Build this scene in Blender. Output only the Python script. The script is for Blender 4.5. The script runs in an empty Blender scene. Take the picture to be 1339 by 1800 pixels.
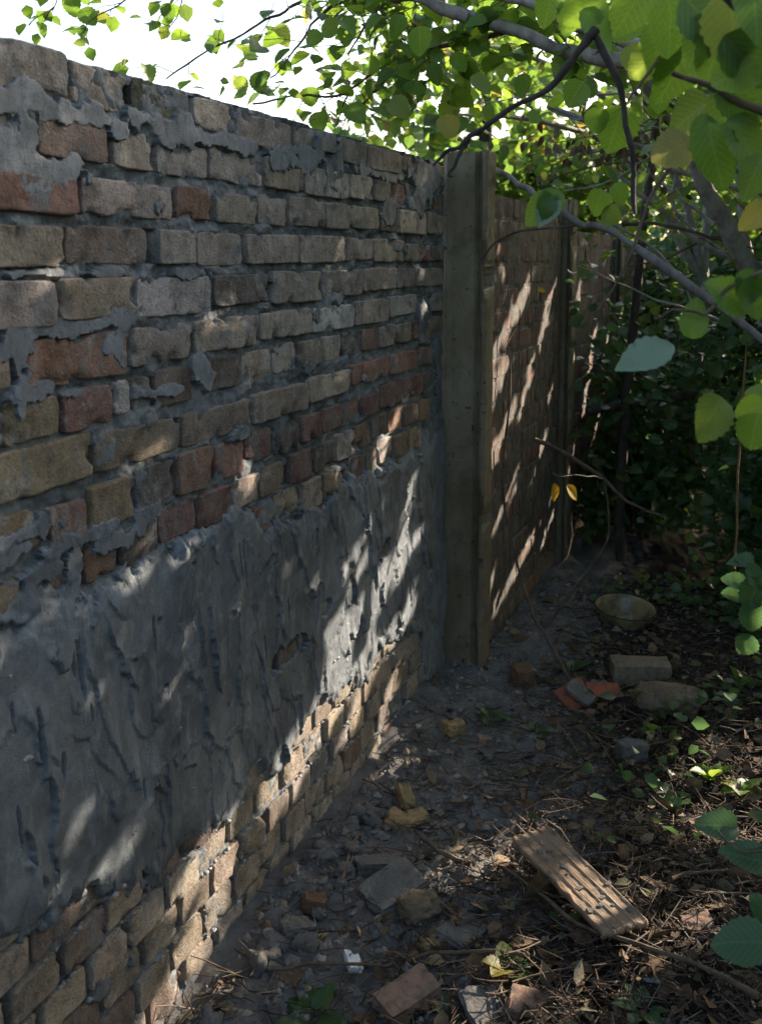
import bpy, math, random
import numpy as np
from mathutils import Vector, Matrix
R = math.radians
rng = np.random.default_rng(7); random.seed(7)
scene = bpy.context.scene

# ------------------------------------------------------------------ camera, light
F = 1800.0; PW, PH = 1339.0, 1800.0; CX = PW/2; PITCH = R(7); HOR = 455.0; CYP = HOR+F*math.tan(PITCH)
H = 1.30
cam_d = bpy.data.cameras.new('camera'); cam = bpy.data.objects.new('camera', cam_d)
scene.collection.objects.link(cam); scene.camera = cam
cam.location = (0, 0, H); cam.rotation_euler = (math.pi/2-PITCH, 0, 0)
cam_d.sensor_fit = 'HORIZONTAL'; cam_d.sensor_width = 24.0; cam_d.lens = 24.0*F/PW
cam_d.shift_y = (CYP-PH/2)/PW; cam_d.clip_start = 0.02; cam_d.clip_end = 3000
cam_d.dof.use_dof = True; cam_d.dof.focus_distance = 2.35; cam_d.dof.aperture_fstop = 5.6
scene.render.resolution_x, scene.render.resolution_y = 761, 1024

TH = math.atan((1375-CX)/F*math.cos(PITCH))           # the wall's heading, clockwise from +Y
W = np.array([math.sin(TH), math.cos(TH), 0.0]); N = np.array([math.cos(TH), -math.sin(TH), 0.0]); D = 1.0
SUN_AZ = TH+R(28); SUN_EL = R(21.5)
SD = np.array([math.cos(SUN_EL)*math.sin(SUN_AZ), math.cos(SUN_EL)*math.cos(SUN_AZ), math.sin(SUN_EL)])

world = bpy.data.worlds.new('World'); scene.world = world; world.use_nodes = True
wn = world.node_tree.nodes; wl = world.node_tree.links
sky = wn.new('ShaderNodeTexSky'); sky.sky_type = 'NISHITA'; sky.sun_disc = False
sky.sun_elevation = SUN_EL; sky.sun_rotation = SUN_AZ; sky.dust_density = 4.0; sky.ozone_density = 1.2
wl.new(sky.outputs[0], wn['Background'].inputs[0]); wn['Background'].inputs[1].default_value = 0.125
sun_d = bpy.data.lights.new('sun', 'SUN'); sun = bpy.data.objects.new('sun', sun_d); scene.collection.objects.link(sun)
sun_d.energy = 5.0; sun_d.angle = R(0.5); sun_d.color = (1.0, 0.86, 0.70)
sun.rotation_euler = Vector(-SD).to_track_quat('-Z', 'Y').to_euler(); sun.location = (6, 6, 6)
scene.view_settings.view_transform = 'Standard'; scene.view_settings.look = 'None'
scene.view_settings.gamma = 1; scene.view_settings.use_curve_mapping = False
scene.view_settings.exposure = 1.92

# ------------------------------------------------------------------ geometry helpers
def ray(px, py):
    u = (px-CX)/F; v = (CYP-py)/F
    return np.array([u, math.cos(PITCH)+v*math.sin(PITCH), -math.sin(PITCH)+v*math.cos(PITCH)])
CAM = np.array([0, 0, H])
def pt(px, py, dist):
    d = ray(px, py); return CAM+d*dist/d[1]
def on_wall(px, py, off=0.0):
    d = ray(px, py); t = (-D+off)/(d@N); P = CAM+d*t
    return P@W, P[2]
def wallP(s, z, h=0.0): return -D*N+s*W+h*N+np.array([0, 0, z])
GZ0 = -0.06
def gpt(px, py, z=0.0):
    z = z+GZ0
    d = ray(px, py); t = (z-H)/d[2]; return CAM+d*t
def proj(P):
    P = np.atleast_2d(P)-CAM
    fw = P[:, 1]*math.cos(PITCH)-P[:, 2]*math.sin(PITCH); up = P[:, 1]*math.sin(PITCH)+P[:, 2]*math.cos(PITCH)
    fw = np.where(np.abs(fw) < 1e-3, 1e-3, fw)
    return CX+F*P[:, 0]/fw, CYP-F*up/fw, fw

def hash3(i, j, k, seed):
    n = (i.astype(np.int64)*73856093) ^ (j.astype(np.int64)*19349663) ^ (k.astype(np.int64)*83492791) ^ (seed*2654435761 & 0xffffffff)
    n = n & 0xffffffff
    n = ((n ^ (n >> 15))*0x2c1b3c6d) & 0xffffffff
    n = ((n ^ (n >> 12))*0x297a2d39) & 0xffffffff
    n = n ^ (n >> 15)
    return (n & 0xffffff)/float(0xffffff)*2-1
def noise(x, y, z=0.0, seed=0):
    x = np.asarray(x, float); y = np.asarray(y, float); z = np.zeros_like(x)+z
    xi, yi, zi = np.floor(x), np.floor(y), np.floor(z)
    a, b, c = x-xi, y-yi, z-zi
    a = a*a*(3-2*a); b = b*b*(3-2*b); c = c*c*(3-2*c)
    r = 0
    for dx in (0, 1):
        for dy in (0, 1):
            for dz in (0, 1):
                w = (a if dx else 1-a)*(b if dy else 1-b)*(c if dz else 1-c)
                r = r+w*hash3(xi+dx, yi+dy, zi+dz, seed)
    return r
def fbm(x, y, z=0.0, seed=0, oct=4, g=0.5):
    r = 0; amp = 1; f = 1
    for o in range(oct):
        r = r+amp*noise(np.asarray(x)*f, np.asarray(y)*f, np.asarray(z)*f, seed+o*17); amp *= g; f *= 2.03
    return r

def mesh_np(name, V, polys, mat, smooth=True, uv=None):
    """V (n,3); polys: array (m,k) or list of arrays of different k"""
    if not isinstance(polys, list): polys = [polys]
    polys = [np.asarray(p, np.int32) for p in polys if len(p)]
    me = bpy.data.meshes.new(name)
    V = np.asarray(V, np.float32)
    me.vertices.add(len(V)); me.vertices.foreach_set('co', V.ravel())
    idx = np.concatenate([p.ravel() for p in polys]); tot = np.concatenate([np.full(len(p), p.shape[1]) for p in polys])
    st = np.concatenate([[0], np.cumsum(tot)[:-1]])
    me.loops.add(len(idx)); me.loops.foreach_set('vertex_index', idx.astype(np.int32))
    me.polygons.add(len(tot)); me.polygons.foreach_set('loop_start', st.astype(np.int32)); me.polygons.foreach_set('loop_total', tot.astype(np.int32))
    me.polygons.foreach_set('use_smooth', np.full(len(tot), smooth))
    if uv is not None:
        l = me.uv_layers.new(name='UVMap'); l.data.foreach_set('uv', np.asarray(uv, np.float32)[idx].ravel())
    me.update(calc_edges=True); me.validate()
    if mat: me.materials.append(mat)
    return me
def link(o, parent=None):
    scene.collection.objects.link(o)
    if parent is not None: o.parent = parent
    return o
def part(name, me, parent=None, loc=None, rot=None, kind=None):
    o = bpy.data.objects.new(name, me); link(o, parent)
    if loc is not None: o.location = loc
    if rot is not None: o.rotation_euler = rot
    if kind: o['kind'] = kind
    return o
def tag(o, label, cat, group=None):
    o['label'] = label; o['category'] = cat
    if group: o['group'] = group
    return o
def empty(name, loc=(0, 0, 0), rz=0.0):
    o = bpy.data.objects.new(name, None); o.empty_display_size = 0.1; o.location = loc; o.rotation_euler = (0, 0, rz); link(o); return o

# ------------------------------------------------------------------ materials
class NT:
    def __init__(s, name):
        s.m = bpy.data.materials.new(name); s.m.use_nodes = True; s.t = s.m.node_tree; s.n = s.t.nodes; s.l = s.t.links
        s.b = s.n['Principled BSDF']; s.out = s.n['Material Output']
    def node(s, t, **k):
        n = s.n.new(t)
        for a, v in k.items(): setattr(n, a, v)
        return n
    def coord(s, kind='Object'): return s.node('ShaderNodeTexCoord').outputs[kind]
    def noise(s, vec, scale, detail=6, rough=0.6, dist=0.0):
        n = s.node('ShaderNodeTexNoise'); n.inputs['Scale'].default_value = scale; n.inputs['Detail'].default_value = detail
        n.inputs['Roughness'].default_value = rough; n.inputs['Distortion'].default_value = dist
        if vec is not None: s.l.new(vec, n.inputs['Vector'])
        return n.outputs[0]
    def ramp(s, fac, stops):
        n = s.node('ShaderNodeValToRGB'); e = n.color_ramp.elements
        while len(e) < len(stops): e.new(0.5)
        for i, (p, c) in enumerate(stops):
            e[i].position = p; e[i].color = (c, c, c, 1) if not hasattr(c, '__len__') else (*c[:3], 1)
        s.l.new(fac, n.inputs[0]); return n.outputs[0]
    def mix(s, fac, a, b, mode='MIX'):
        n = s.node('ShaderNodeMix', data_type='RGBA', blend_type=mode)
        for i, v in ((0, fac), (6, a), (7, b)):
            if hasattr(v, 'is_linked'): s.l.new(v, n.inputs[i])
            elif i == 0: n.inputs[0].default_value = v
            else: n.inputs[i].default_value = (*v[:3], 1)
        return n.outputs[2]
    def math(s, op, a, b=0.0, clamp=False):
        n = s.node('ShaderNodeMath', operation=op); n.use_clamp = clamp
        for i, v in ((0, a), (1, b)):
            if hasattr(v, 'is_linked'): s.l.new(v, n.inputs[i])
            else: n.inputs[i].default_value = v
        return n.outputs[0]
    def vadd(s, a, b):
        n = s.node('ShaderNodeVectorMath', operation='ADD'); s.l.new(a, n.inputs[0]); s.l.new(b, n.inputs[1]); return n.outputs[0]
    def bump(s, h, dist, strength=1.0, prev=None):
        n = s.node('ShaderNodeBump'); n.inputs['Distance'].default_value = dist; n.inputs['Strength'].default_value = strength
        s.l.new(h, n.inputs['Height'])
        if prev is not None: s.l.new(prev, n.inputs['Normal'])
        return n.outputs[0]
    def fin(s, col=None, rough=0.9, nrm=None, spec=0.3):
        if col is not None:
            if hasattr(col, 'is_linked'): s.l.new(col, s.b.inputs['Base Color'])
            else: s.b.inputs['Base Color'].default_value = (*col, 1)
        if hasattr(rough, 'is_linked'): s.l.new(rough, s.b.inputs['Roughness'])
        else: s.b.inputs['Roughness'].default_value = rough
        s.b.inputs['Specular IOR Level'].default_value = spec
        if nrm is not None: s.l.new(nrm, s.b.inputs['Normal'])
        return s.m

def m_brick():
    t = NT('brick_clay'); oc = t.coord(); oi = t.node('ShaderNodeObjectInfo')
    cmb = t.node('ShaderNodeCombineXYZ')
    r50 = t.math('MULTIPLY', oi.outputs['Random'], 57.0); t.l.new(r50, cmb.inputs[0]); t.l.new(r50, cmb.inputs[2])
    v = t.vadd(oc, cmb.outputs[0])
    col = oi.outputs['Color']
    big = t.noise(v, 11, 5, 0.62, 0.6)
    c1 = t.mix(t.ramp(big, [(0.3, 0.0), (0.72, 1.0)]), t.mix(1.0, col, (0.62, 0.58, 0.56), 'MULTIPLY'), t.mix(0.35, col, (0.40, 0.37, 0.33)))
    wp = t.node('ShaderNodeNewGeometry').outputs['Position']
    c1 = t.mix(t.ramp(t.noise(wp, 3.2, 6, 0.7, 0.7), [(0.42, 0.0), (0.62, 0.4)]), c1, (0.17, 0.145, 0.125))
    c1 = t.mix(t.ramp(t.noise(wp, 5.0, 8, 0.72, 1.2), [(0.56, 0.0), (0.64, 0.5)]), c1, (0.48, 0.46, 0.43))
    so = t.ramp(t.noise(v, 17, 8, 0.72), [(0.49, 0.0), (0.68, 0.7)])
    c2 = t.mix(so, c1, (0.055, 0.05, 0.045))
    # mortar and lime wash smears, stretched with the trowel
    mp = t.node('ShaderNodeMapping'); mp.inputs['Scale'].default_value = (2.2, 1, 0.7); t.l.new(v, mp.inputs[0])
    sm = t.ramp(t.noise(mp.outputs[0], 12, 7, 0.65, 0.8), [(0.54, 0.0), (0.66, 0.75)])
    c3 = t.mix(sm, c2, (0.19, 0.20, 0.20))
    sp = t.ramp(t.noise(v, 160, 3, 0.6), [(0.60, 0.0), (0.70, 0.6)])
    c4 = t.mix(sp, c3, (0.05, 0.045, 0.04))
    sp2 = t.ramp(t.noise(v, 95, 3, 0.6), [(0.64, 0.0), (0.72, 0.5)])
    c5 = t.mix(sp2, c4, (0.42, 0.38, 0.30))
    c5 = t.mix(t.ramp(t.noise(v, 60, 6, 0.75), [(0.5, 0.0), (0.68, 0.55)]), c5, (0.07, 0.06, 0.05))
    b1 = t.bump(t.noise(v, 42, 9, 0.75), 0.010, 1.0)
    b2 = t.bump(t.noise(v, 220, 4, 0.6), 0.0035, 0.9, b1)
    return t.fin(c5, 0.93, b2, 0.2)
def m_mortar(name, ca, cb, wet=0.75, zs=0.8, rel=1.0):
    t = NT(name); oc = t.coord()
    n1 = t.noise(oc, 5, 9, 0.72, 0.8)
    c = t.mix(t.ramp(n1, [(0.38, 0.0), (0.62, 1.0)]), ca, cb)
    c = t.mix(t.ramp(t.noise(oc, 2.3, 5, 0.6, 1.0), [(0.45, 0.0), (0.60, 0.45)]), c, tuple(x*0.6 for x in ca))
    mp = t.node('ShaderNodeMapping'); mp.inputs['Scale'].default_value = (1.3, 1, zs); t.l.new(oc, mp.inputs[0])
    c = t.mix(t.ramp(t.noise(mp.outputs[0], 22, 6, 0.65), [(0.5, 0.0), (0.75, 0.5)]), c, tuple(min(1, x*1.7) for x in cb))
    c = t.mix(t.ramp(t.noise(oc, 220, 3, 0.6), [(0.62, 0.0), (0.7, 0.6)]), c, tuple(x*0.35 for x in ca))
    b1 = t.bump(t.noise(oc, 55, 8, 0.7), 0.006*rel, 0.6)
    b2 = t.bump(t.noise(oc, 340, 5, 0.7), 0.003, 0.9, b1)
    b3 = t.bump(t.noise(mp.outputs[0], 16, 3, 0.5), 0.006, 0.35, b2)
    return t.fin(c, wet, b3, 0.35)
def m_concrete():
    t = NT('old_concrete'); oc = t.coord()
    mp = t.node('ShaderNodeMapping'); mp.inputs['Scale'].default_value = (1.6, 1.6, 0.9); t.l.new(oc, mp.inputs[0])
    c = t.mix(t.ramp(t.noise(mp.outputs[0], 3, 7, 0.65), [(0.35, 0.0), (0.7, 1.0)]), (0.16, 0.13, 0.08), (0.33, 0.285, 0.20))
    c = t.mix(t.ramp(t.noise(oc, 9, 7, 0.7), [(0.5, 0.0), (0.7, 0.8)]), c, (0.10, 0.088, 0.055))
    c = t.mix(t.ramp(t.noise(oc, 38, 4, 0.65), [(0.63, 0.0), (0.68, 0.95)]), c, (0.02, 0.018, 0.014))
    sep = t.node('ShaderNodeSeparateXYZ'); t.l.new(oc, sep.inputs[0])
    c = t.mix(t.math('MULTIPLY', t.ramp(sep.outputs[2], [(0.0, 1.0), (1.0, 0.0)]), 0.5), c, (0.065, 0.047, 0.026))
    b = t.bump(t.noise(oc, 60, 8, 0.7), 0.006, 0.7); b = t.bump(t.noise(oc, 300, 3, 0.6), 0.002, 0.7, b)
    return t.fin(c, 0.92, b, 0.2)
def m_leaf(name, stops, trans=0.5, rough=0.42, veins=True):
    t = NT(name); g = t.node('ShaderNodeNewGeometry'); oi = t.node('ShaderNodeObjectInfo')
    r = t.math('FRACT', t.math('ADD', g.outputs['Random Per Island'], oi.outputs['Random']))
    c = t.ramp(r, stops)
    uv = t.coord('UV'); sep = t.node('ShaderNodeSeparateXYZ'); t.l.new(uv, sep.inputs[0])
    au = t.math('ABSOLUTE', t.math('SUBTRACT', sep.outputs[0], 0.5))
    nz = t.noise(t.coord('Object'), 30, 4, 0.6)
    c = t.mix(t.ramp(nz, [(0.35, 0.35), (0.7, 0.0)]), c, (0.03, 0.06, 0.012), 'MIX')
    c = t.mix(t.ramp(t.noise(t.coord('Object'), 17, 3, 0.6, 0.5), [(0.655, 0.0), (0.69, 0.8)]), c, (0.10, 0.06, 0.02))
    nrm = None
    if veins:
        ph = t.math('FRACT', t.math('MULTIPLY', t.math('SUBTRACT', sep.outputs[1], t.math('MULTIPLY', au, 0.85)), 8.0))
        side = t.ramp(ph, [(0.0, 1.0), (0.12, 0.0), (0.88, 0.0), (1.0, 1.0)])
        mid = t.ramp(au, [(0.0, 1.0), (0.03, 0.0)])
        vn = t.math('MAXIMUM', side, mid)
        c = t.mix(t.math('MULTIPLY', vn, 0.22), c, (0.22, 0.30, 0.09))
        nrm = t.bump(vn, 0.0015, -0.6)
    t.fin(c, rough, nrm, 0.4)
    tr = t.node('ShaderNodeBsdfTranslucent'); hs = t.node('ShaderNodeHueSaturation')
    hs.inputs['Hue'].default_value = 0.478; hs.inputs['Saturation'].default_value = 1.05; hs.inputs['Value'].default_value = 2.0
    t.l.new(c, hs.inputs['Color']); t.l.new(hs.outputs[0], tr.inputs['Color'])
    mx = t.node('ShaderNodeMixShader'); mx.inputs[0].default_value = trans
    t.l.new(t.b.outputs[0], mx.inputs[1]); t.l.new(tr.outputs[0], mx.inputs[2]); t.l.new(mx.outputs[0], t.out.inputs[0])
    return t.m
def m_bark(name, a, b, lich=None):
    t = NT(name); oc = t.coord()
    mp = t.node('ShaderNodeMapping'); mp.inputs['Scale'].default_value = (1, 1, 0.5); t.l.new(oc, mp.inputs[0])
    c = t.mix(t.ramp(t.noise(mp.outputs[0], 30, 7, 0.65), [(0.35, 0.0), (0.65, 1.0)]), a, b)
    if lich: c = t.mix(t.ramp(t.noise(oc, 14, 6, 0.7), [(0.52, 0.0), (0.62, 0.7)]), c, lich)
    nb = t.bump(t.noise(mp.outputs[0], 90, 6, 0.7), 0.004, 0.8)
    return t.fin(c, 0.85, nb, 0.25)
def m_simple(name, a, b, scale=20, rough=0.9, bd=0.004, spec=0.25, rnd=False, lo=0.35, hi=0.68, dirt=0.75):
    t = NT(name); oc = t.coord()
    if rnd:
        g = t.node('ShaderNodeNewGeometry'); c = t.ramp(g.outputs['Random Per Island'], rnd)
        c = t.mix(t.ramp(t.noise(oc, scale, 6, 0.7), [(lo, 0.0), (hi, 0.7)]), c, b)
    else:
        c = t.mix(t.ramp(t.noise(oc, scale, 7, 0.68), [(lo, 0.0), (hi, 1.0)]), a, b)
    c = t.mix(t.ramp(t.noise(oc, scale*2.3, 8, 0.75), [(0.48, 0.0), (0.66, dirt)]), c, (0.045, 0.037, 0.03))
    nb = t.bump(t.noise(oc, scale*5, 6, 0.7), bd, 0.8)
    return t.fin(c, rough, nb, spec)

M_BRICK = m_brick()
M_MORTAR = m_mortar('wet_mortar', (0.08, 0.09, 0.098), (0.19, 0.205, 0.215), 0.8)
M_PLASTER = m_mortar('fresh_cement_render', (0.085, 0.099, 0.112), (0.19, 0.21, 0.228), 0.55, 0.7, 0.35)
M_CONC = m_concrete()
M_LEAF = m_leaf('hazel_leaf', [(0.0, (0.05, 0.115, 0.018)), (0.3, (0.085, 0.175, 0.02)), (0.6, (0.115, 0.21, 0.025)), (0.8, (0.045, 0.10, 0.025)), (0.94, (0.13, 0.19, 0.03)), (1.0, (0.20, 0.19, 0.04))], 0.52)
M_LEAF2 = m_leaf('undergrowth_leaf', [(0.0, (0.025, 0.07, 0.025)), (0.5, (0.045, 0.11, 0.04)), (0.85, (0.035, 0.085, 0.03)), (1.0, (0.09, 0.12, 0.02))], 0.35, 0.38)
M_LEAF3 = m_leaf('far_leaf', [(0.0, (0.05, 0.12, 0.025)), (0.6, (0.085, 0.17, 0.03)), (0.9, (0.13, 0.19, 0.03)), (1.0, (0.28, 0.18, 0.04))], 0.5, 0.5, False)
M_YELLOW = m_leaf('yellowed_leaf', [(0.0, (0.50, 0.33, 0.03)), (1.0, (0.58, 0.36, 0.04))], 0.45)
M_DRY = m_simple('dry_leaf', None, (0.045, 0.03, 0.018), 40, 0.85, 0.003, 0.25, [(0, (0.09, 0.05, 0.028)), (0.4, (0.17, 0.10, 0.05)), (0.75, (0.26, 0.18, 0.10)), (0.92, (0.10, 0.12, 0.05)), (1, (0.42, 0.34, 0.24))], dirt=.4)
M_BARKP = m_bark('hazel_bark', (0.17, 0.14, 0.125), (0.36, 0.32, 0.29), (0.26, 0.28, 0.20))
M_BARKM = m_bark('grey_brown_bark', (0.09, 0.072, 0.06), (0.20, 0.17, 0.145))
M_BARKD = m_bark('dark_bark', (0.022, 0.017, 0.014), (0.06, 0.048, 0.04))
M_TWIG = m_bark('brown_twig_bark', (0.06, 0.04, 0.025), (0.14, 0.10, 0.07))

# ------------------------------------------------------------------ sun patches: where light gets through the crowns
E1 = np.cross(SD, [0, 0, 1]); E1 /= np.linalg.norm(E1); E2 = np.cross(SD, E1)
def perp(P): P = np.atleast_2d(P); return np.stack([P@E1, P@E2], 1)
caps = []
def cap_wall(x0, y0, x1, y1, w, off=0.0):
    a = wallP(*on_wall(x0, y0, off), off); b = wallP(*on_wall(x1, y1, off), off)
    S = F/(((a+b)/2)[1]); caps.append((perp(a)[0], perp(b)[0], w/S*0.5))
def cap_ground(x0, y0, x1, y1, w):
    a = gpt(x0, y0); b = gpt(x1, y1); S = F/(((a+b)/2)[1]); caps.append((perp(a)[0], perp(b)[0], w/S*0.85))
for c in [(692,985,600,1115,48),(705,1095,600,1215,38),(615,1120,560,1235,40),(625,1170,545,1300,48),(580,1225,440,1440,54),(530,1290,470,1400,44),(470,1370,395,1460,60),
          (432,1420,330,1545,56),(425,1495,362,1640,66),(372,1600,280,1800,76),(500,1380,450,1480,40),(560,1290,520,1370,44),(640,1210,610,1290,34),(692,1190,665,1320,26),(648,912,598,1000,10),
          (717,855,702,925,20),(682,762,664,822,12),(470,750,448,808,12),(620,770,600,812,6),(702,716,690,758,9),
          (245,1000,216,1044,-6),(300,992,262,1050,-14),(375,955,350,995,-22),(175,1395,95,1485,-18),(520,1190,480,1260,-20),(330,1120,300,1180,-26),(430,1040,400,1100,-24),(215,1470,180,1530,-28),(275,1130,240,1195,-22),(560,1010,520,1080,-18),(600,1060,565,1120,4),(640,980,610,1030,0),(735,930,700,1010,6),(100,1540,60,1590,-35),(655,1040,640,1120,18)]:
    cap_wall(*c)
for c in [(925,515,862,630,16),(962,560,930,650,9),(885,640,857,725,16),(900,720,866,810,13),(918,812,890,875,9),(945,930,872,1065,15),
          (975,895,950,965,9),(905,860,868,930,8),(960,760,940,830,8),(1045,590,1025,720,14),(1010,780,995,860,8),(985,640,965,700,8),(865,1010,850,1090,10),
          (1075,560,1060,640,9),(1020,500,1012,560,8),(975,500,960,540,7),(935,660,915,720,6),(1060,700,1045,760,8),(980,830,965,890,6)]:
    cap_wall(*c[:4], c[4]*1.35, off=0.10)
for c in [(865,1484,900,1470,50),(1255,1390,1320,1430,75),(1230,1330,1262,1350,32),(905,1735,975,1755,70),(940,1680,960,1690,24),(1000,1780,1040,1790,30),(1290,1480,1320,1490,26),(1060,1765,1110,1750,12),(1095,1612,1125,1605,9),
          (1180,1700,1200,1705,8),(990,1590,1000,1585,7),(700,1335,712,1345,12),(1120,1655,1135,1660,8),(1300,1530,1325,1540,10),(440,1690,460,1680,10)]:
    cap_ground(*c)
CA = np.array([c[0] for c in caps]); CB = np.array([c[1] for c in caps]); CR = np.array([c[2] for c in caps])
def in_beam(P, r):
    """True where a leaf at P with radius r would shade one of the sun patches"""
    q = perp(P); res = np.zeros(len(q), bool); ab = CB-CA; L = (ab**2).sum(1)+1e-12
    for i in range(len(CA)):
        t = np.clip(((q-CA[i])@ab[i])/L[i], 0, 1); d = np.linalg.norm(q-CA[i]-t[:, None]*ab[i], axis=1)
        res |= d < CR[i]+r*0.62
    return res

# ------------------------------------------------------------------ near brick wall
wall = empty('brick_wall', tuple(-D*N), math.pi/2-TH)
tag(wall, 'old salvaged brick garden wall half covered with fresh grey cement, left of the concrete post', 'brick wall', 'brick wall sections between concrete posts')
COL = dict(g=(0.43,0.375,0.325), b=(0.20,0.135,0.11), r=(0.32,0.15,0.11), o=(0.31,0.15,0.085), y=(0.36,0.26,0.14), t=(0.44,0.365,0.28),
           p=(0.58,0.52,0.44), k=(0.095,0.08,0.068), w=(0.68,0.66,0.63), m=(0.075,0.085,0.05), d=(0.20,0.08,0.065))
rows = {
1:[(-75,119,64,160,'g'),(133,228,116,190,'g'),(236,339,146,214,'m'),(340,408,176,229,'p'),(409,514,205,257,'g'),(518,556,224,266,'g'),(563,590,231,268,'g'),(598,645,246,288,'g'),(647,702,261,301,'g'),(704,760,278,305,'b'),(763,779,288,312,'g')],
2:[(-70,35,195,245,'g'),(64,187,208,280,'b'),(202,274,228,296,'p'),(276,368,252,309,'g'),(369,463,262,322,'g'),(468,534,280,333,'t'),(537,613,298,346,'p'),(615,655,308,350,'p'),(657,687,318,354,'g'),(689,712,324,360,'r'),(716,762,326,368,'p'),(764,779,338,370,'o')],
3:[(-60,139,303,372,'r'),(142,305,318,382,'g'),(308,373,327,385,'o'),(379,453,341,393,'g'),(455,505,343,396,'t'),(506,570,348,398,'g'),(571,618,357,403,'g'),(620,667,363,402,'g'),(669,698,366,407,'b'),(702,748,370,411,'p'),(750,768,373,411,'t'),(770,779,378,413,'t')],
4:[(-60,113,394,470,'t'),(116,262,398,465,'b'),(278,344,404,464,'g'),(346,428,409,467,'p'),(434,524,412,463,'g'),(526,603,414,462,'p'),(606,655,418,459,'g'),(657,711,420,461,'t'),(714,736,428,459,'t'),(737,758,430,460,'r'),(760,779,432,459,'g')],
5:[(-70,98,494,580,'g'),(102,239,488,560,'t'),(244,373,486,554,'w'),(375,475,482,535,'k'),(477,565,476,531,'g'),(567,635,474,521,'g'),(637,697,471,510,'g'),(699,746,472,504,'g'),(748,779,471,503,'g')],
6:[(-100,16,606,690,'t'),(40,222,590,672,'o'),(228,340,571,638,'g'),(342,453,558,615,'g'),(455,548,545,592,'g'),(549,620,537,580,'w'),(622,682,527,568,'g'),(684,733,519,554,'w'),(743,759,516,548,'b'),(761,779,514,546,'p')],
7:[(-100,-3,715,800,'g'),(2,105,700,776,'y'),(107,194,683,754,'r'),(200,231,668,729,'w'),(235,270,663,721,'g'),(274,339,646,711,'b'),(358,424,627,685,'b'),(426,480,616,670,'t'),(481,524,603,655,'g'),(526,567,598,643,'t'),(568,601,590,635,'t'),(602,635,583,625,'k'),(637,664,578,615,'r'),(666,696,571,609,'g'),(697,724,568,602,'t'),(726,744,564,595,'r'),(746,779,557,593,'t')],
8:[(-60,165,786,872,'y'),(166,318,750,814,'y'),(321,443,715,770,'t'),(444,538,683,733,'t'),(541,616,657,698,'p'),(617,682,634,669,'r'),(684,733,619,654,'r'),(736,761,609,642,'b'),(763,779,600,637,'o')],
9:[(-70,72,911,985,'y'),(87,153,884,956,'r'),(158,235,848,924,'y'),(239,310,816,888,'k'),(313,375,790,862,'o'),(380,430,775,840,'r'),(434,481,758,812,'d'),(482,528,742,797,'k'),(529,564,728,775,'d'),(566,603,714,757,'r'),(604,636,699,741,'o'),(637,665,693,729,'d'),(667,741,667,705,'r'),(744,779,650,688,'b')],
10:[(-60,30,1035,1105,'y'),(64,145,990,1058,'o'),(150,209,955,1018,'o'),(213,279,918,988,'k'),(282,344,884,945,'d'),(348,408,860,922,'d'),(410,458,838,888,'t'),(460,502,817,868,'y'),(511,547,793,845,'d'),(553,585,778,826,'b'),(591,622,760,806,'g'),(624,652,744,788,'o'),(654,680,728,770,'b'),(684,708,719,757,'o'),(710,735,710,746,'b'),(737,755,702,738,'y'),(760,779,692,726,'y')],
11:[(-80,40,1140,1200,'r'),(50,130,1090,1150,'o'),(136,205,1050,1110,'b'),(212,280,1005,1070,'t'),(285,345,968,1030,'r'),(350,400,935,990,'o'),(405,440,910,960,'t'),(445,475,888,935,'r'),(482,525,862,905,'y'),(531,565,842,894,'t'),(566,598,826,872,'y'),(600,617,812,852,'o'),(619,645,800,838,'d'),(648,665,785,830,'t'),(667,689,770,812,'p'),(692,718,762,802,'y'),(721,744,750,787,'y'),(750,779,738,775,'t')]}
S_END = on_wall(780, 600)[0]; S_MIN = 0.45
bricks = []                     # s0, s1, z0, z1, colour, row
for r, bl in rows.items():
    first = None
    for (x0, x1, yt, yb, c) in bl:
        xc = (x0+x1)/2
        s0 = on_wall(x0, yt)[0]; s1 = on_wall(x1, yt)[0]; z1 = on_wall(xc, yt)[1]; z0 = on_wall(xc, yb)[1]
        bricks.append([s0, s1, z0, z1, c, r])
        if first is None: first = (s0, z0, z1)
    s = first[0]-0.012
    while s > S_MIN:
        L = random.choice([0.25, 0.12, 0.25]); bricks.append([s-L, s, first[1], first[2], random.choice('gtybg'), r]); s -= L+0.012
zlow = np.mean([b[2] for b in bricks if b[5] == 11]); zlow_by = 0.0675
r = 12; z = zlow-0.012
rb = random.Random(5)
while z > -0.22:
    s = S_MIN-(r % 2)*0.058-rb.random()*0.015
    while s < S_END:
        L = rb.choice([0.098, 0.102, 0.106, 0.100, 0.104, 0.103, 0.101, 0.099, 0.104, 0.216]); e = min(s+L, S_END)
        if e-s > 0.04: bricks.append([s, e, z-0.0615+rb.uniform(-.0015, .0015), z+rb.uniform(-.0015, .0015), rb.choice('ttttgbttb'), r])
        s = e+rb.uniform(0.011, 0.017)
    z -= zlow_by; r += 1
byrow = {}
for b in bricks:
    if b[5] < 12: byrow.setdefault(b[5], []).append(b)
for bl in byrow.values():                       # every perpend stays open
    bl.sort(key=lambda b: b[0])
    for a, b in zip(bl[:-1], bl[1:]):
        want = min(0.011, 0.007+0.0018*(a[1]+0.2)); g_ = b[0]-a[1]
        if g_ < want and min(a[1]-a[0], b[1]-b[0]) > 0.03: d_ = (want-g_)/2; a[1] -= d_; b[0] += d_
WTOP = max(b[3] for b in bricks)

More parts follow.
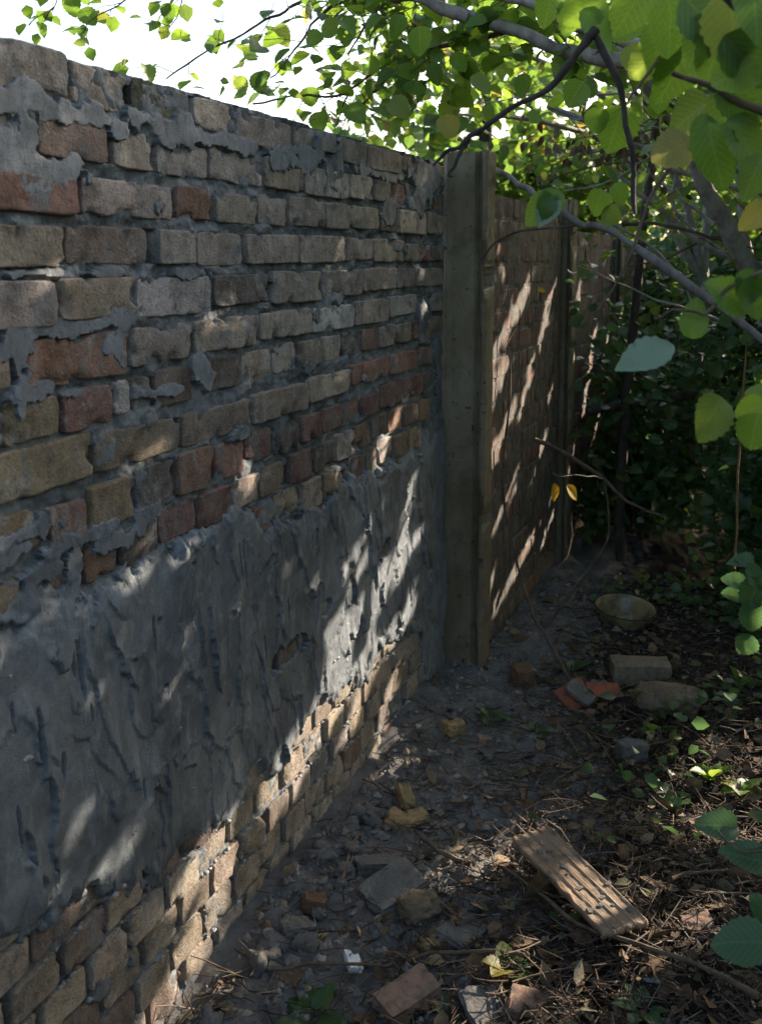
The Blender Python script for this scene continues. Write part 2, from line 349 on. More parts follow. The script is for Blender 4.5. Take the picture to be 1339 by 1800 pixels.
def brick_mesh(L, Hh, seed, depth=0.11, rough=1.0, res=0.012):
    nx = max(6, int(L/res)+2); nz = max(5, int(Hh/res)+2)
    e = 0.0018+0.0022*random.random()
    def axis(half, n):
        inner = np.concatenate([[-half+e], np.linspace(-half+e+0.0018, half-e-0.0018, n-2), [half-e]])
        return np.concatenate([[-half, -half, -half+e*0.3], inner, [half-e*0.3, half, half]])
    xs = axis(L/2, nx); zs = axis(Hh/2, nz)
    dx = np.concatenate([[-depth, -e, -e*0.35], np.zeros(nx), [-e*0.35, -e, -depth]])
    dz = np.concatenate([[-depth, -e, -e*0.35], np.zeros(nz), [-e*0.35, -e, -depth]])
    X, Z = np.meshgrid(xs, zs, indexing='ij'); A, B = np.meshgrid(dx, dz, indexing='ij')
    dep = np.minimum(A, B)
    # round the corners in plan
    kx = np.clip((np.abs(X)-(L/2-0.014))/0.014, 0, 1); kz = np.clip((np.abs(Z)-(Hh/2-0.014))/0.014, 0, 1)
    k = kx*kz; X = X-np.sign(X)*k*0.003; Z = Z-np.sign(Z)*k*0.003
    n1 = fbm(X*26, Z*26, seed*3.7, 3, 4); n2 = fbm(X*70, Z*70, seed*1.3, 9, 3)
    edge = np.maximum(np.clip((np.abs(X)-(L/2-0.02))/0.02, 0, 1), np.clip((np.abs(Z)-(Hh/2-0.02))/0.02, 0, 1))
    front = (dep > -depth*0.9)
    h = dep+front*(0.0018*n1+0.0016*n2)*rough
    chip = np.clip(fbm(X*30, Z*30, seed*5.1+9, 21, 4)-0.30, 0, 1)*edge*0.032*rough
    h = h-front*chip
    wob = fbm(X*22, Z*22, seed+40., 5, 4)*0.0022*rough
    X2 = X+np.where(np.abs(X) > L/2-0.02, wob, 0)-np.sign(X)*chip*0.35*front; Z2 = Z+np.where(np.abs(Z) > Hh/2-0.02, fbm(X*20, Z*20, seed+80., 6, 4)*0.0022*rough, 0)-np.sign(Z)*chip*0.25*front
    V = np.stack([X2, -h, Z2], -1).reshape(-1, 3)
    a, b = X.shape; I = np.arange(a*b).reshape(a, b)
    Q = np.stack([I[:-1, :-1], I[1:, :-1], I[1:, 1:], I[:-1, 1:]], -1).reshape(-1, 4)
    return V, Q
for i, (s0, s1, z0, z1, c, rr) in enumerate(bricks):
    vis = s0 > 0.95
    V, Q = brick_mesh(s1-s0, z1-z0, i+1.5, rough=0.65 if rr > 11 else 1.0, res=0.009 if vis and s0 < 2.3 else 0.014)
    o = part('brick', mesh_np('brick', V, Q, M_BRICK), wall, ((s0+s1)/2, -min(0.0035, random.gauss(0.0005, 0.004)), (z0+z1)/2))
    o.rotation_euler = (R(random.gauss(0, 1.2)), R(random.gauss(0, 0.35)), R(random.gauss(0, 0.8)))
    cc = np.array(COL[c])*random.uniform(0.70, 1.28)*np.array([random.uniform(.95, 1.05), 1, random.uniform(.94, 1.06)])
    o.color = (*cc, 1)

# mortar bed and cement render as one relief cut into two meshes
def wall_relief():
    us = []
    s = S_MIN-0.05
    while s < S_END-0.002:
        us.append(s); s += 0.0024*max(1.0, (s*W[1]-D*N[1])/1.6)
    us.append(S_END-0.002); us = np.array(us)
    zs = np.arange(-0.20, WTOP-0.004, 0.0033)
    Sg, Zg = np.meshgrid(us, zs, indexing='ij')
    ns = np.array([on_wall(0, 0)[0]])
    # mortar
    h = -0.0095+0.0065*fbm(Sg*24, Zg*40, 0, 31, 4)+0.0015*fbm(Sg*120, Zg*120, 0, 33, 2)
    h += 0.006*np.clip(fbm(Sg*9, Zg*18, 3, 35, 3), 0, 1)
    inb = np.zeros(Sg.shape, bool)
    for b in bricks:
        i0, i1 = np.searchsorted(us, [b[0], b[1]]); j0, j1 = np.searchsorted(zs, [b[2], b[3]])
        inb[i0:i1, j0:j1] = True
    rowsd = {}
    for b in bricks: rowsd.setdefault(b[5], []).append(b)
    for rr, bl in rowsd.items():
        bl.sort()
        for a, b in zip(bl[:-1], bl[1:]):
            g0, g1 = a[1], b[0]
            if g1-g0 < 0.03 and (random.random() < 0.86 or rr > 12):
                i0, i1 = np.searchsorted(us, [g0-0.003, g1+0.003]); zz0 = max(a[2], b[2])+0.002; zz1 = min(a[3], b[3])-0.002
                zz1 = zz0+(zz1-zz0)*random.uniform(0.7, 1.0)
                j0, j1 = np.searchsorted(zs, [zz0, zz1]); h[i0:i1, j0:j1] -= 0.045
    h = np.where(inb, np.minimum(h, -0.005), h)
    # crumbly ledge where the mortar squeezes out at the foot of each bed joint
    # smears over brick faces: (px, py, rx, ry, thickness)
    wx = fbm(Sg*20, Zg*20, 0, 41, 5, 0.6)*0.62
    def smear(px, py, rx, ry, th, tilt=0.0, hard=0.0015):
        s, z = on_wall(px, py); S = F/wallP(s, z)[1]; rz = ry/S
        rs = abs(on_wall(px+rx, py)[0]-on_wall(px-rx, py)[0])/2
        i0, i1 = np.searchsorted(us, [s-rs*2.2, s+rs*2.2]); j0, j1 = np.searchsorted(zs, [z-rz*2.2, z+rz*2.2]); W_ = np.s_[i0:i1, j0:j1]
        if i0 == i1 or j0 == j1: return
        ss, zz = Sg[W_], Zg[W_]
        a = (ss-s)/rs; b = (zz-z)/rz
        d = np.sqrt(a*a+b*b)+wx[W_]
        sh = -0.001+(0.0020+th*0.22)*np.clip((1-d)*7, 0, 1)**0.5+0.0013*fbm(ss*30, zz*26, s, 43, 5, 0.6)-0.0008*b
        m = d < 1
        h[W_] = np.where(m, np.maximum(h[W_], sh), h[W_])
    for sm in [(60,175,110,26,.007),(20,165,60,30,.008),(50,245,16,48,.009),(30,285,70,40,.008),(95,300,60,30,.007),(70,335,22,24,.005),(160,205,45,16,.006),
               (290,222,50,24,.007),(250,205,30,20,.006),(325,240,30,16,.005),(205,225,14,22,.006),(272,360,14,20,.004),(375,245,40,14,.006),(420,255,50,14,.006),
               (505,280,40,20,.006),(588,303,22,28,.006),(540,275,30,16,.006),(562,255,8,30,.007),(655,300,26,16,.006),(690,305,24,16,.006),(745,320,20,34,.006),
               (735,350,12,20,.005),(680,375,16,20,.005),(760,300,12,26,.006),(595,525,22,18,.005),(575,545,20,12,.004),(650,532,22,10,.004),(30,640,18,50,.010),
               (36,700,8,44,.014),(20,620,30,16,.008),(130,575,60,12,.006),(205,610,20,30,.006),(220,555,30,18,.006),(345,640,12,30,.007),(365,670,14,24,.006),
               (280,690,60,10,.006),(130,690,34,10,.005),(60,690,40,14,.006),(545,640,12,14,.006),(650,660,24,10,.006),(425,760,20,12,.005),(595,825,14,8,.009),
               (40,940,60,14,.012),(20,975,40,22,.010),(75,925,14,30,.016),(110,960,40,18,.018),(60,1010,60,24,.015),(170,935,60,14,.011),(210,945,50,20,.012),(130,985,20,40,.014),
               (45,1060,50,30,.016),(100,1060,34,22,.012),(250,905,40,14,.008),(455,905,24,18,.006),(540,890,14,18,.006),(700,700,20,8,.005),(745,560,8,30,.006),
               (770,640,8,60,.006),(755,700,7,40,.006),(770,760,14,60,.007),(330,480,30,10,.005),(180,480,40,8,.005),(490,495,20,8,.005),(720,440,26,8,.005),(60,480,50,10,.004),
               (180,1740,14,16,.006),(235,1690,14,16,.006),(330,1530,26,14,.008)]:
        smear(*sm)
    # the cement render: boundary given in photo pixels
    top = [(-400,1180),(0,1080),(60,1075),(110,1062),(150,1040),(205,1003),(280,965),(350,928),(410,905),(460,915),(510,905),(560,885),(600,852),(650,836),(700,806),(740,790),(760,770),(782,745)]
    bot = [(-400,1990),(0,1625),(35,1640),(90,1598),(142,1590),(165,1560),(224,1580),(284,1531),(317,1478),(380,1450),(403,1438),(448,1363),(467,1380),(497,1347),(530,1290),(561,1236),(622,1209),(649,1189),(670,1140),(692,1115),(722,1098),(738,1110),(744,1195),(782,1200)]
    ts = np.array([on_wall(*p) for p in top]); bs = np.array([on_wall(*p) for p in bot])
    zt = np.interp(Sg, ts[:, 0], ts[:, 1]); zb = np.interp(Sg, bs[:, 0], bs[:, 1])
    nt = 0.024*fbm(Sg*17, Zg*17, 0, 51, 5, 0.6)
    ins = np.minimum(zt-Zg, Zg-zb)+nt
    hp = 0.006+0.003*fbm(Sg*5, Zg*5, 0, 53, 3)+0*Sg
    rs = random.Random(11)
    jag = fbm(Sg*12, Zg*9, 0, 55, 6, 0.58); fine = fbm(Sg*90, Zg*90, 0, 56, 2); mid = fbm(Sg*18, Zg*12, 0, 57, 3)
    strokes = []
    for k in range(560):
        strokes.append((rs.uniform(0.6, S_END), rs.uniform(-0.05, 0.98), rs.uniform(0.025, 0.085), rs.uniform(0.05, 0.21), rs.uniform(-0.45, 0.2), rs.uniform(0.0045, 0.008), rs.random(), rs.uniform(0.004, 0.0135), rs.uniform(.003, .011)))
    for (s, z, a, b, tl, base, q, ru, rv) in strokes:
        i0, i1 = np.searchsorted(us, [s-0.24, s+0.24]); j0, j1 = np.searchsorted(zs, [z-0.34, z+0.34])
        if i0 == i1 or j0 == j1: continue
        ss = Sg[i0:i1, j0:j1]; zz = Zg[i0:i1, j0:j1]
        sg = -1 if q < 0.72 else 1
        u = (ss-s-(zz-z)*tl)/a*sg; v = (zz-z)/b; jg = jag[i0:i1, j0:j1]; fn = fine[i0:i1, j0:j1]
        e = np.minimum(1-u-0.50*jg-0.04*fn-0.3*np.clip(-v, 0, 1)**2, v+1-0.6*u*u-0.28*jg-0.04*fn); m = (e > 0) & (v < 1) & (u > -1)
        rise = np.maximum(ru*np.clip((u+1)/2, 0, 1)**2.2, rv*np.clip((1-v)/2, 0, 1)**3)
        surf = base+rise+0.0005*fn+0.001*mid[i0:i1, j0:j1]+np.where(e < 0.10, 0.0016*np.clip(jg+0.5, 0, 1), 0)
        fade = np.clip((1-v)/0.7, 0, 1)*np.clip((u+1)/0.8, 0, 1)
        cur = hp[i0:i1, j0:j1]
        hp[i0:i1, j0:j1] = np.where(m, cur*(1-fade)+surf*fade, cur)
    hp = np.maximum(hp, 0.0050)
    # torn pits and gashes
    for k in range(90):
        s, z = rs.uniform(1.0, S_END), rs.uniform(0.0, 0.95); a = rs.uniform(.001, .0035); b = rs.uniform(.004, .05)
        i0, i1 = np.searchsorted(us, [s-.05, s+.05]); j0, j1 = np.searchsorted(zs, [z-.1, z+.1])
        if i0 == i1 or j0 == j1: continue
        ss = Sg[i0:i1, j0:j1]; zz = Zg[i0:i1, j0:j1]; jg = jag[i0:i1, j0:j1]
        m = np.hypot((ss-s-(zz-z)*-.1)/a, (zz-z)/b)+0.9*jg < 1
        hp[i0:i1, j0:j1] -= np.where(m, rs.uniform(.006, .014), 0)
    # bare brick showing through
    for (px, py, rx, ry) in [(500,1150,30,14),(282,1205,10,8),(672,965,9,13),(460,905,18,14),(570,1065,7,9)]:
        s, z = on_wall(px, py); S = F/wallP(s, z)[1]; q = abs(on_wall(px+rx, py)[0]-on_wall(px-rx, py)[0])/2
        m = np.hypot((Sg-s)/q, (Zg-z)/(ry/S))+0.95*jag < 1
        ins = np.where(m, -0.01, ins)
    ragged = np.clip(1-np.abs(zt-0.01-Zg)/0.05, 0, 1)*np.clip((1.75-Sg)/0.3, 0.25, 1)
    h = h+ragged*0.010*np.clip(fbm(Sg*26, Zg*26, 0, 58, 4)+0.25, 0, 1.2)*(~inb | (fbm(Sg*11, Zg*11, 0, 59, 3) > 0))
    pm = ins > 0
    edge = np.clip(ins/0.03, 0, 1)**0.45
    hh = np.where(pm, np.maximum(h, -0.003+(hp+0.003)*edge), h)
    P = np.stack([Sg, -hh, Zg], -1).reshape(-1, 3)
    a, b = Sg.shape; I = np.arange(a*b).reshape(a, b)
    Q = np.stack([I[:-1, :-1], I[1:, :-1], I[1:, 1:], I[:-1, 1:]], -1)
    # smears over the bricks are the same fresh cement as the render
    isp = pm | (h > 0.0015)
    fm = isp[:-1, :-1]
    hid = (inb[:-1, :-1] & inb[1:, 1:] & (hh[:-1, :-1] < -0.0045) & (hh[1:, 1:] < -0.0045) & inb[1:, :-1] & inb[:-1, 1:])
    def sub(name, mask, mat):
        q = Q[mask]; u, inv = np.unique(q.ravel(), return_inverse=True)
        return part(name, mesh_np(name, P[u], inv.reshape(-1, 4), mat), wall)
    sub('mortar', ~fm, M_MORTAR)
    sub('cement_render', fm, M_PLASTER)
wall_relief()
# crumbs of mortar caught on the ledges of the lower courses
Vc, Fc_, oc_ = [], [], 0
i7 = np.array([(0,0,1),(.9,0,.2),(.2,.9,.15),(-.8,.4,.2),(-.6,-.7,.1),(.4,-.85,.2),(0,0,-.5)]); f7 = np.array([(0,1,2),(0,2,3),(0,3,4),(0,4,5),(0,5,1),(6,2,1),(6,3,2),(6,4,3),(6,5,4),(6,1,5)])
rc = np.random.default_rng(2)
for b in bricks:
    if b[5] < 12 or b[0] < 0.9: continue
    for q in range(rc.integers(0, 9)):
        z_r = 0.002+0.0055*rc.random()**2; c_ = np.array([b[0]+(b[1]-b[0])*rc.random()**.7, -0.001+0.003*rc.normal(), b[3]+0.001])
        Vc.append(i7*(1+.3*rc.normal(size=(7, 1)))*z_r*np.array([1.5, 1, .9])+c_); Fc_.append(f7+oc_); oc_ += 7
part('mortar_crumbs', mesh_np('mortar_crumbs', np.vstack(Vc), np.vstack(Fc_), m_mortar('dry_mortar', (0.22, 0.22, 0.22), (0.36, 0.36, 0.35), 0.9), True), wall, kind='stuff')
def box_mesh(name, x0, x1, y0, y1, z0, z1, mat):
    V = [(x, y, z) for x in (x0, x1) for y in (y0, y1) for z in (z0, z1)]
    return mesh_np(name, V, np.array([(0,1,3,2),(4,6,7,5),(0,4,5,1),(2,3,7,6),(0,2,6,4),(1,5,7,3)]), mat, False)
part('wall_core', box_mesh('wall_core', S_MIN-0.05, S_END-0.004, 0.075, 0.26, -0.3, WTOP-0.02, M_MORTAR), wall)

# ------------------------------------------------------------------ concrete posts
def post(s0, length, h0, h1, top, name_label):
    """s0 near face; h0..h1 how far the post stands out from the wall plane"""
    e = empty('concrete_post', tuple(wallP(s0, 0)), math.pi/2-TH)
    w = h1-h0
    prof = [(0.012, h0), (0.0, h0+0.012), (0.0, h0+0.016), (0.010, h0+0.03), (0.010, h0+w*0.70), (0.032, h0+w*0.78), (0.032, h0+w*0.82), (0.004, h0+w*0.88), (0.0, h0+w*0.90), (0.0, h1-0.007), (0.006, h1), (length-0.006, h1), (length, h1-0.006), (length, h0)]
    zs = np.linspace(-0.25, top, 90); n = len(prof)
    V = []
    for z in zs:
        for k, (a, h) in enumerate(prof):
            j = 0.0016*fbm(np.array([z*14+k*7.3]), np.array([s0*9+k]), 0, 61, 4)[0]
            chip = max(0, fbm(np.array([z*9+k*0.4]), np.array([s0+k*0.3]), 0, 66, 4)[0]-0.28)*0.05 if k in (0, 1, 8, 9, 10) else 0
            V.append((a+j+chip, -(h+j-chip), z))
    Q = [(i*n+k, i*n+(k+1) % n, (i+1)*n+(k+1) % n, (i+1)*n+k) for i in range(len(zs)-1) for k in range(n)]
    me = mesh_np('concrete_post', V, [np.array(Q), np.array([[(len(zs)-1)*n+k for k in range(n)]])], M_CONC, False)
    part('shaft', me, e)
    tag(e, name_label, 'post', 'concrete fence posts')
sp, _ = on_wall(783.5, 700)
sp0 = sp+0.012
p_top = on_wall(800, 270)[1]
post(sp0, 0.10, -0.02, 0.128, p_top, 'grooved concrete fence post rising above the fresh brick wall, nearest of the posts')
# far wall sections behind it
def wall2(s_a, s_b, off, top, seed, label, zmin=-0.2):
    e = empty('brick_wall', tuple(wallP(s_a, 0, off)), math.pi/2-TH)
    tag(e, label, 'brick wall', 'brick wall sections between concrete posts')
    rr = random.Random(seed); z = top; L = s_b-s_a; n = 0
    bl = []
    while z-0.066 > zmin:
        s = -rr.random()*0.2
        while s < L:
            l = rr.choice([0.245, 0.12, 0.245, 0.12]); a, b = max(s, 0.0), min(s+l, L)
            if b-a > 0.03: bl.append((a, b, z-0.066, z))
            s += l+0.013
        z -= 0.079
    bl.sort(key=lambda b: b[0])
    for i, (a, b, z0, z1) in enumerate(bl):
        V, Q = brick_mesh(b-a, z1-z0, i+seed*31.0, 0.05, 0.45, 0.03)
        o = part('brick', mesh_np('brick', V, Q, M_OLD), e, ((a+b)/2, rr.uniform(-0.002, 0.002), (z0+z1)/2))
        c = rr.choice([(0.19,0.08,0.062), (0.15,0.075,0.06), (0.19,0.15,0.12), (0.15,0.125,0.10), (0.20,0.095,0.07), (0.13,0.11,0.09), (0.11,0.09,0.075)])
        o.color = (*c, 1)
    us = np.linspace(0, L, int(L/0.009)); zs = np.arange(-0.2, top, 0.009)
    S, Z = np.meshgrid(us, zs, indexing='ij')
    h = -0.0015+0.0035*fbm(S*16+seed, Z*16, 0, 71, 4)
    P = np.stack([S, -h, Z], -1).reshape(-1, 3); I = np.arange(P.shape[0]).reshape(S.shape)
    Q = np.stack([I[:-1, :-1], I[1:, :-1], I[1:, 1:], I[:-1, 1:]], -1).reshape(-1, 4)
    part('mortar', mesh_np('mortar', P, Q, M_OLDM), e)
    part('wall_core', box_mesh('wall_core', 0.0, L, 0.03, 0.2, -0.3, top, M_OLDM), e)
def m_old():
    t = NT('painted_old_brick'); oc = t.coord(); oi = t.node('ShaderNodeObjectInfo')
    geo = t.node('ShaderNodeNewGeometry'); v = geo.outputs['Position']
    c = t.mix(t.ramp(t.noise(v, 7, 6, 0.65), [(0.35, 0.0), (0.65, 1.0)]), oi.outputs['Color'], (0.20, 0.17, 0.13))
    mp = t.node('ShaderNodeMapping'); mp.inputs['Scale'].default_value = (1, 1, 0.18); t.l.new(v, mp.inputs[0])
    c = t.mix(t.ramp(t.noise(mp.outputs[0], 24, 7, 0.7), [(0.43, 0.0), (0.6, 0.88)]), c, (0.05, 0.044, 0.038))
    c = t.mix(t.ramp(t.noise(v, 30, 6, 0.7), [(0.58, 0.0), (0.68, 0.6)]), c, (0.30, 0.27, 0.23))
    b = t.bump(t.noise(v, 70, 7, 0.7), 0.006, 0.8)
    return t.fin(c, 0.93, b, 0.2)
M_OLD = m_old(); M_OLDM = m_simple('old_mortar', (0.07, 0.063, 0.056), (0.17, 0.155, 0.135), 14, 0.93, 0.005)
far_off = 0.10
fs0 = sp0+0.10; fs1 = on_wall(985, 600, far_off)[0]
wall2(fs0, fs1, far_off, on_wall(870, 342, far_off)[1], 3, 'weathered red and grey brick wall with dappled sun, just behind the first concrete post')
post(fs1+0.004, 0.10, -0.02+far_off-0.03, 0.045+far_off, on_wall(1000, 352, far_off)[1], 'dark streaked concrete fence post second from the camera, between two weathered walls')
ft = on_wall(1030, 408, far_off)[1]; fs2 = on_wall(1075, 600, far_off)[0]
wall2(fs1+0.108, fs2, far_off, ft, 9, 'weathered brick wall section beyond the second concrete post, partly behind leaves')
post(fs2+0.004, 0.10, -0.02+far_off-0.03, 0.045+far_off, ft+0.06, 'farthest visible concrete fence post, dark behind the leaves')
wall2(fs2+0.108, fs2+2.6, far_off, ft-0.01, 15, 'farthest brick wall section, mostly hidden behind undergrowth and leaves')

# ------------------------------------------------------------------ ground
def wall_dist(X, Y): return X*N[0]+Y*N[1]+D
def gz(X, Y):
    X = np.asarray(X, float); Y = np.asarray(Y, float); d = wall_dist(X, Y)
    z = 0.030*fbm(X*1.6, Y*1.6, 0, 81, 3)+0.013*fbm(X*8, Y*8, 0, 83, 4)+0.0065*fbm(X*33, Y*33, 0, 85, 3)
    z = z+0.02*np.exp(-np.clip(d, 0, 9)/0.10)*(0.6+0.8*fbm(X*4, Y*4, 0, 87, 3))-0.02*np.clip((Y-2.8)/1.5, 0, 1)
    far = np.clip((np.hypot(X, Y)-9)/10, 0, 1)
    return z*(1-far)+GZ0
def m_ground():
    t = NT('garden_soil'); g = t.node('ShaderNodeNewGeometry'); v = g.outputs['Position']
    a = t.node('ShaderNodeAttribute'); a.attribute_name = 'dust'
    soil = t.mix(t.ramp(t.noise(v, 9, 8, 0.7), [(0.3, 0.0), (0.7, 1.0)]), (0.016, 0.012, 0.009), (0.055, 0.042, 0.032))
    dust = t.mix(t.ramp(t.noise(v, 14, 8, 0.7), [(0.3, 0.0), (0.7, 1.0)]), (0.11, 0.105, 0.097), (0.24, 0.23, 0.212))
    k = t.math('ADD', a.outputs['Fac'], t.math('MULTIPLY', t.math('SUBTRACT', t.noise(v, 20, 7, 0.7), 0.5), 1.1))
    c = t.mix(t.ramp(k, [(0.35, 0.0), (0.65, 1.0)]), soil, dust)
    b = t.bump(t.noise(v, 60, 8, 0.75), 0.014, 0.9); b = t.bump(t.noise(v, 300, 4, 0.7), 0.004, 0.8, b)
    return t.fin(c, 0.97, b, 0.15)
M_SOIL = m_ground()
xs = np.unique(np.concatenate([np.linspace(-800, -4, 10), np.arange(-4, -1.0, 0.2), np.arange(-1.0, 2.2, 0.012), np.arange(2.2, 6, 0.06), np.linspace(6, 14, 12), np.linspace(20, 800, 9)]))
ys = np.unique(np.concatenate([np.linspace(-800, -3, 9), np.arange(-3, 1.2, 0.2), np.arange(1.2, 4.4, 0.012), np.arange(4.4, 8, 0.05), np.linspace(8, 18, 16), np.linspace(30, 900, 9)]))
GX, GY = np.meshgrid(xs, ys, indexing='ij'); GZ = gz(GX, GY)
I = np.arange(GX.size).reshape(GX.shape); Q = np.stack([I[:-1, :-1], I[1:, :-1], I[1:, 1:], I[:-1, 1:]], -1).reshape(-1, 4)
gm = mesh_np('ground', np.stack([GX, GY, GZ], -1).reshape(-1, 3), Q, M_SOIL)
dd = wall_dist(GX, GY); pc = gpt(800, 1400)
dust = np.clip(1.25-dd/0.55, 0, 1)*(GY > 1)+np.exp(-(((GX-pc[0])/0.42)**2+((GY-pc[1])/0.42)**2))*0.95
dust += .8*np.exp(-(((GX-gpt(690,1520)[0])/0.25)**2+((GY-gpt(690,1520)[1])/0.3)**2)); pc2 = gpt(900, 1490); dust += 0.7*np.exp(-(((GX-pc2[0])/0.14)**2+((GY-pc2[1])/0.10)**2))
at = gm.attributes.new('dust', 'FLOAT', 'POINT'); at.data.foreach_set('value', np.clip(dust, 0, 1).ravel().astype(np.float32))
g = part('ground', gm, kind='structure')

# ------------------------------------------------------------------ leaves
def leaf_shape(kind, hi=True):
    """base at origin, tip at +Y, length 1, normal +Z; V, faces, uv"""
    n = 15 if hi else 4
    ts = np.linspace(0, 1, n)
    if kind == 'round': wv = lambda t: 0.46*np.sin(np.pi*np.clip(t, 0, 1)**0.80)**0.62*(1-0.10*t)
    else: wv = lambda t: 0.33*np.sin(np.pi*np.clip(t, 0, 1)**0.85)**0.85
    V = []; uv = []
    cols = 5 if hi else 3
    for i, t in enumerate(ts):
        w = float(wv(t)) if 0 < i < n-1 else (0.02 if i == 0 else 0.012)
        if hi and 0 < i < n-1: w *= (1.05 if i % 2 else 0.93)
        for c in range(cols):
            u = (c/(cols-1))*2-1
            zz = 0.10*abs(u)*w*2-0.16*t*t+(0.018*math.sin(i*math.pi)*1 if hi else 0)+(0.006*(1 if i % 2 else -1)*abs(u) if hi else 0)
            V.append((u*w, t-0.05*abs(u)*w, zz)); uv.append((0.5+0.5*u*w/0.46, t))
    F4 = [(i*cols+c, i*cols+c+1, (i+1)*cols+c+1, (i+1)*cols+c) for i in range(n-1) for c in range(cols-1)]
    return np.array(V), np.array(F4), np.array(uv)
LV = {(k, hi): leaf_shape(k, hi) for k in ('round', 'long') for hi in (True, False)}
def basis(dirs, nrm):
    y = dirs/np.linalg.norm(dirs, axis=1, keepdims=True); x = np.cross(y, nrm); x /= np.linalg.norm(x, axis=1, keepdims=True)+1e-9
    z = np.cross(x, y); return np.stack([x, y, z], 2)        # columns
def bake_leaves(name, P, dirs, nrm, size, kind, mat, hi=False):
    v, f, uv = LV[(kind, hi)]; B = basis(dirs, nrm)
    V = (np.einsum('nij,vj->nvi', B, v)*size[:, None, None]+P[:, None, :]).reshape(-1, 3)
    Fc = (f[None]+np.arange(len(P))[:, None, None]*len(v)).reshape(-1, 4)
    return mesh_np(name, V, Fc, mat, True, np.tile(uv, (len(P), 1)))

class Plant:
    def __init__(s, name, label, cat, base, group=None, mat=None, kind='round'):
        s.base = np.array(base, float); s.o = empty(name, tuple(base)); tag(s.o, label, cat, group); s.mat = mat or M_LEAF; s.kind = kind
        s.P = []; s.Dr = []; s.Nm = []; s.S = []; s.keepall = []
    def stem(s, pts, r0, r1, mat, name='branch', sides=8, parent=None, wob=0.004, cap=True):
        me = tube(name, np.array(pts)-s.base, r0, r1, mat, sides, wob)
        return part(name, me, parent or s.o)
    def leaf(s, P, d, n, size, force=False):
        s.P.append(P); s.Dr.append(d); s.Nm.append(n); s.S.append(size); s.keepall.append(force)
    def cloud(s, P, size, up=0.6, droop=0.3):
        P = np.atleast_2d(P)
        k = len(P); d = rng.normal(size=(k, 3)); d[:, 2] = d[:, 2]*0.5-droop; nn = rng.normal(size=(k, 3))*(1-up)+np.array([0, 0, up*1.6])
        sz = size*rng.uniform(0.65, 1.25, k)
        for i in range(k): s.leaf(P[i], d[i], nn[i], sz[i])
    def build(s, n_ind=250, carve=True, hi=False, min_px=9.0):
        if not s.P: return
        P = np.array(s.P); d = np.array(s.Dr); nn = np.array(s.Nm); sz = np.array(s.S); fo = np.array(s.keepall)
        if carve:
            c = P+d/np.linalg.norm(d, axis=1, keepdims=True)*sz[:, None]*0.5
            ok = ~in_beam(c, 0.0+sz*0.48) | fo; P, d, nn, sz = P[ok], d[ok], nn[ok], sz[ok]
        # nothing grows through the walls
        dd = wall_dist(P[:, 0], P[:, 1]); bad = (dd < 0.16) & (dd > -0.35) & (P[:, 2] < 1.66) & (P[:, 1] > 0.3) & (P[:, 1] < 9)
        P, d, nn, sz = P[~bad], d[~bad], nn[~bad], sz[~bad]
        px, py, fw = proj(P); inside = (px > -30) & (px < PW+30) & (py > -30) & (py < PH+30) & (fw > 0.1)
        app = np.where(inside, sz*F/np.maximum(fw, 0.1), -1)
        order = np.argsort(-app); ind = [i for i in order[:n_ind] if app[i] > min_px]
        rest = np.setdiff1d(np.arange(len(P)), ind)
        B = basis(d, nn)
        if ind:
            v, f, uv = LV[(s.kind, True)]
            protos = []
            for k in range(7):
                w = v.copy(); w[:, 0] *= 0.82+0.06*k; w[:, 2] = w[:, 2]*random.uniform(0.3, 2.2)+random.uniform(-.28, .10)*w[:, 1]**2+random.uniform(-.35, .35)*w[:, 0]*w[:, 1]+0.025*noise(w[:, 0]*5+k*9, w[:, 1]*5, 0, 4)
                w[:, 0] += random.uniform(-.14, .14)*w[:, 1]**2
                protos.append(mesh_np('leaf', w, f, s.mat, True, uv))
            for i in ind:
                o = bpy.data.objects.new('leaf', protos[i % 7]); link(o, s.o)
                M = Matrix(B[i].tolist()).to_4x4(); M = Matrix.Translation(Vector(P[i]-s.base)) @ M @ Matrix.Scale(float(sz[i]), 4); o.matrix_local = M
        if len(rest):
            a = app[rest]; near = rest
            part('foliage', bake_leaves('foliage', P[near]-s.base, d[near], nn[near], sz[near], s.kind, s.mat, hi), s.o, kind='stuff')

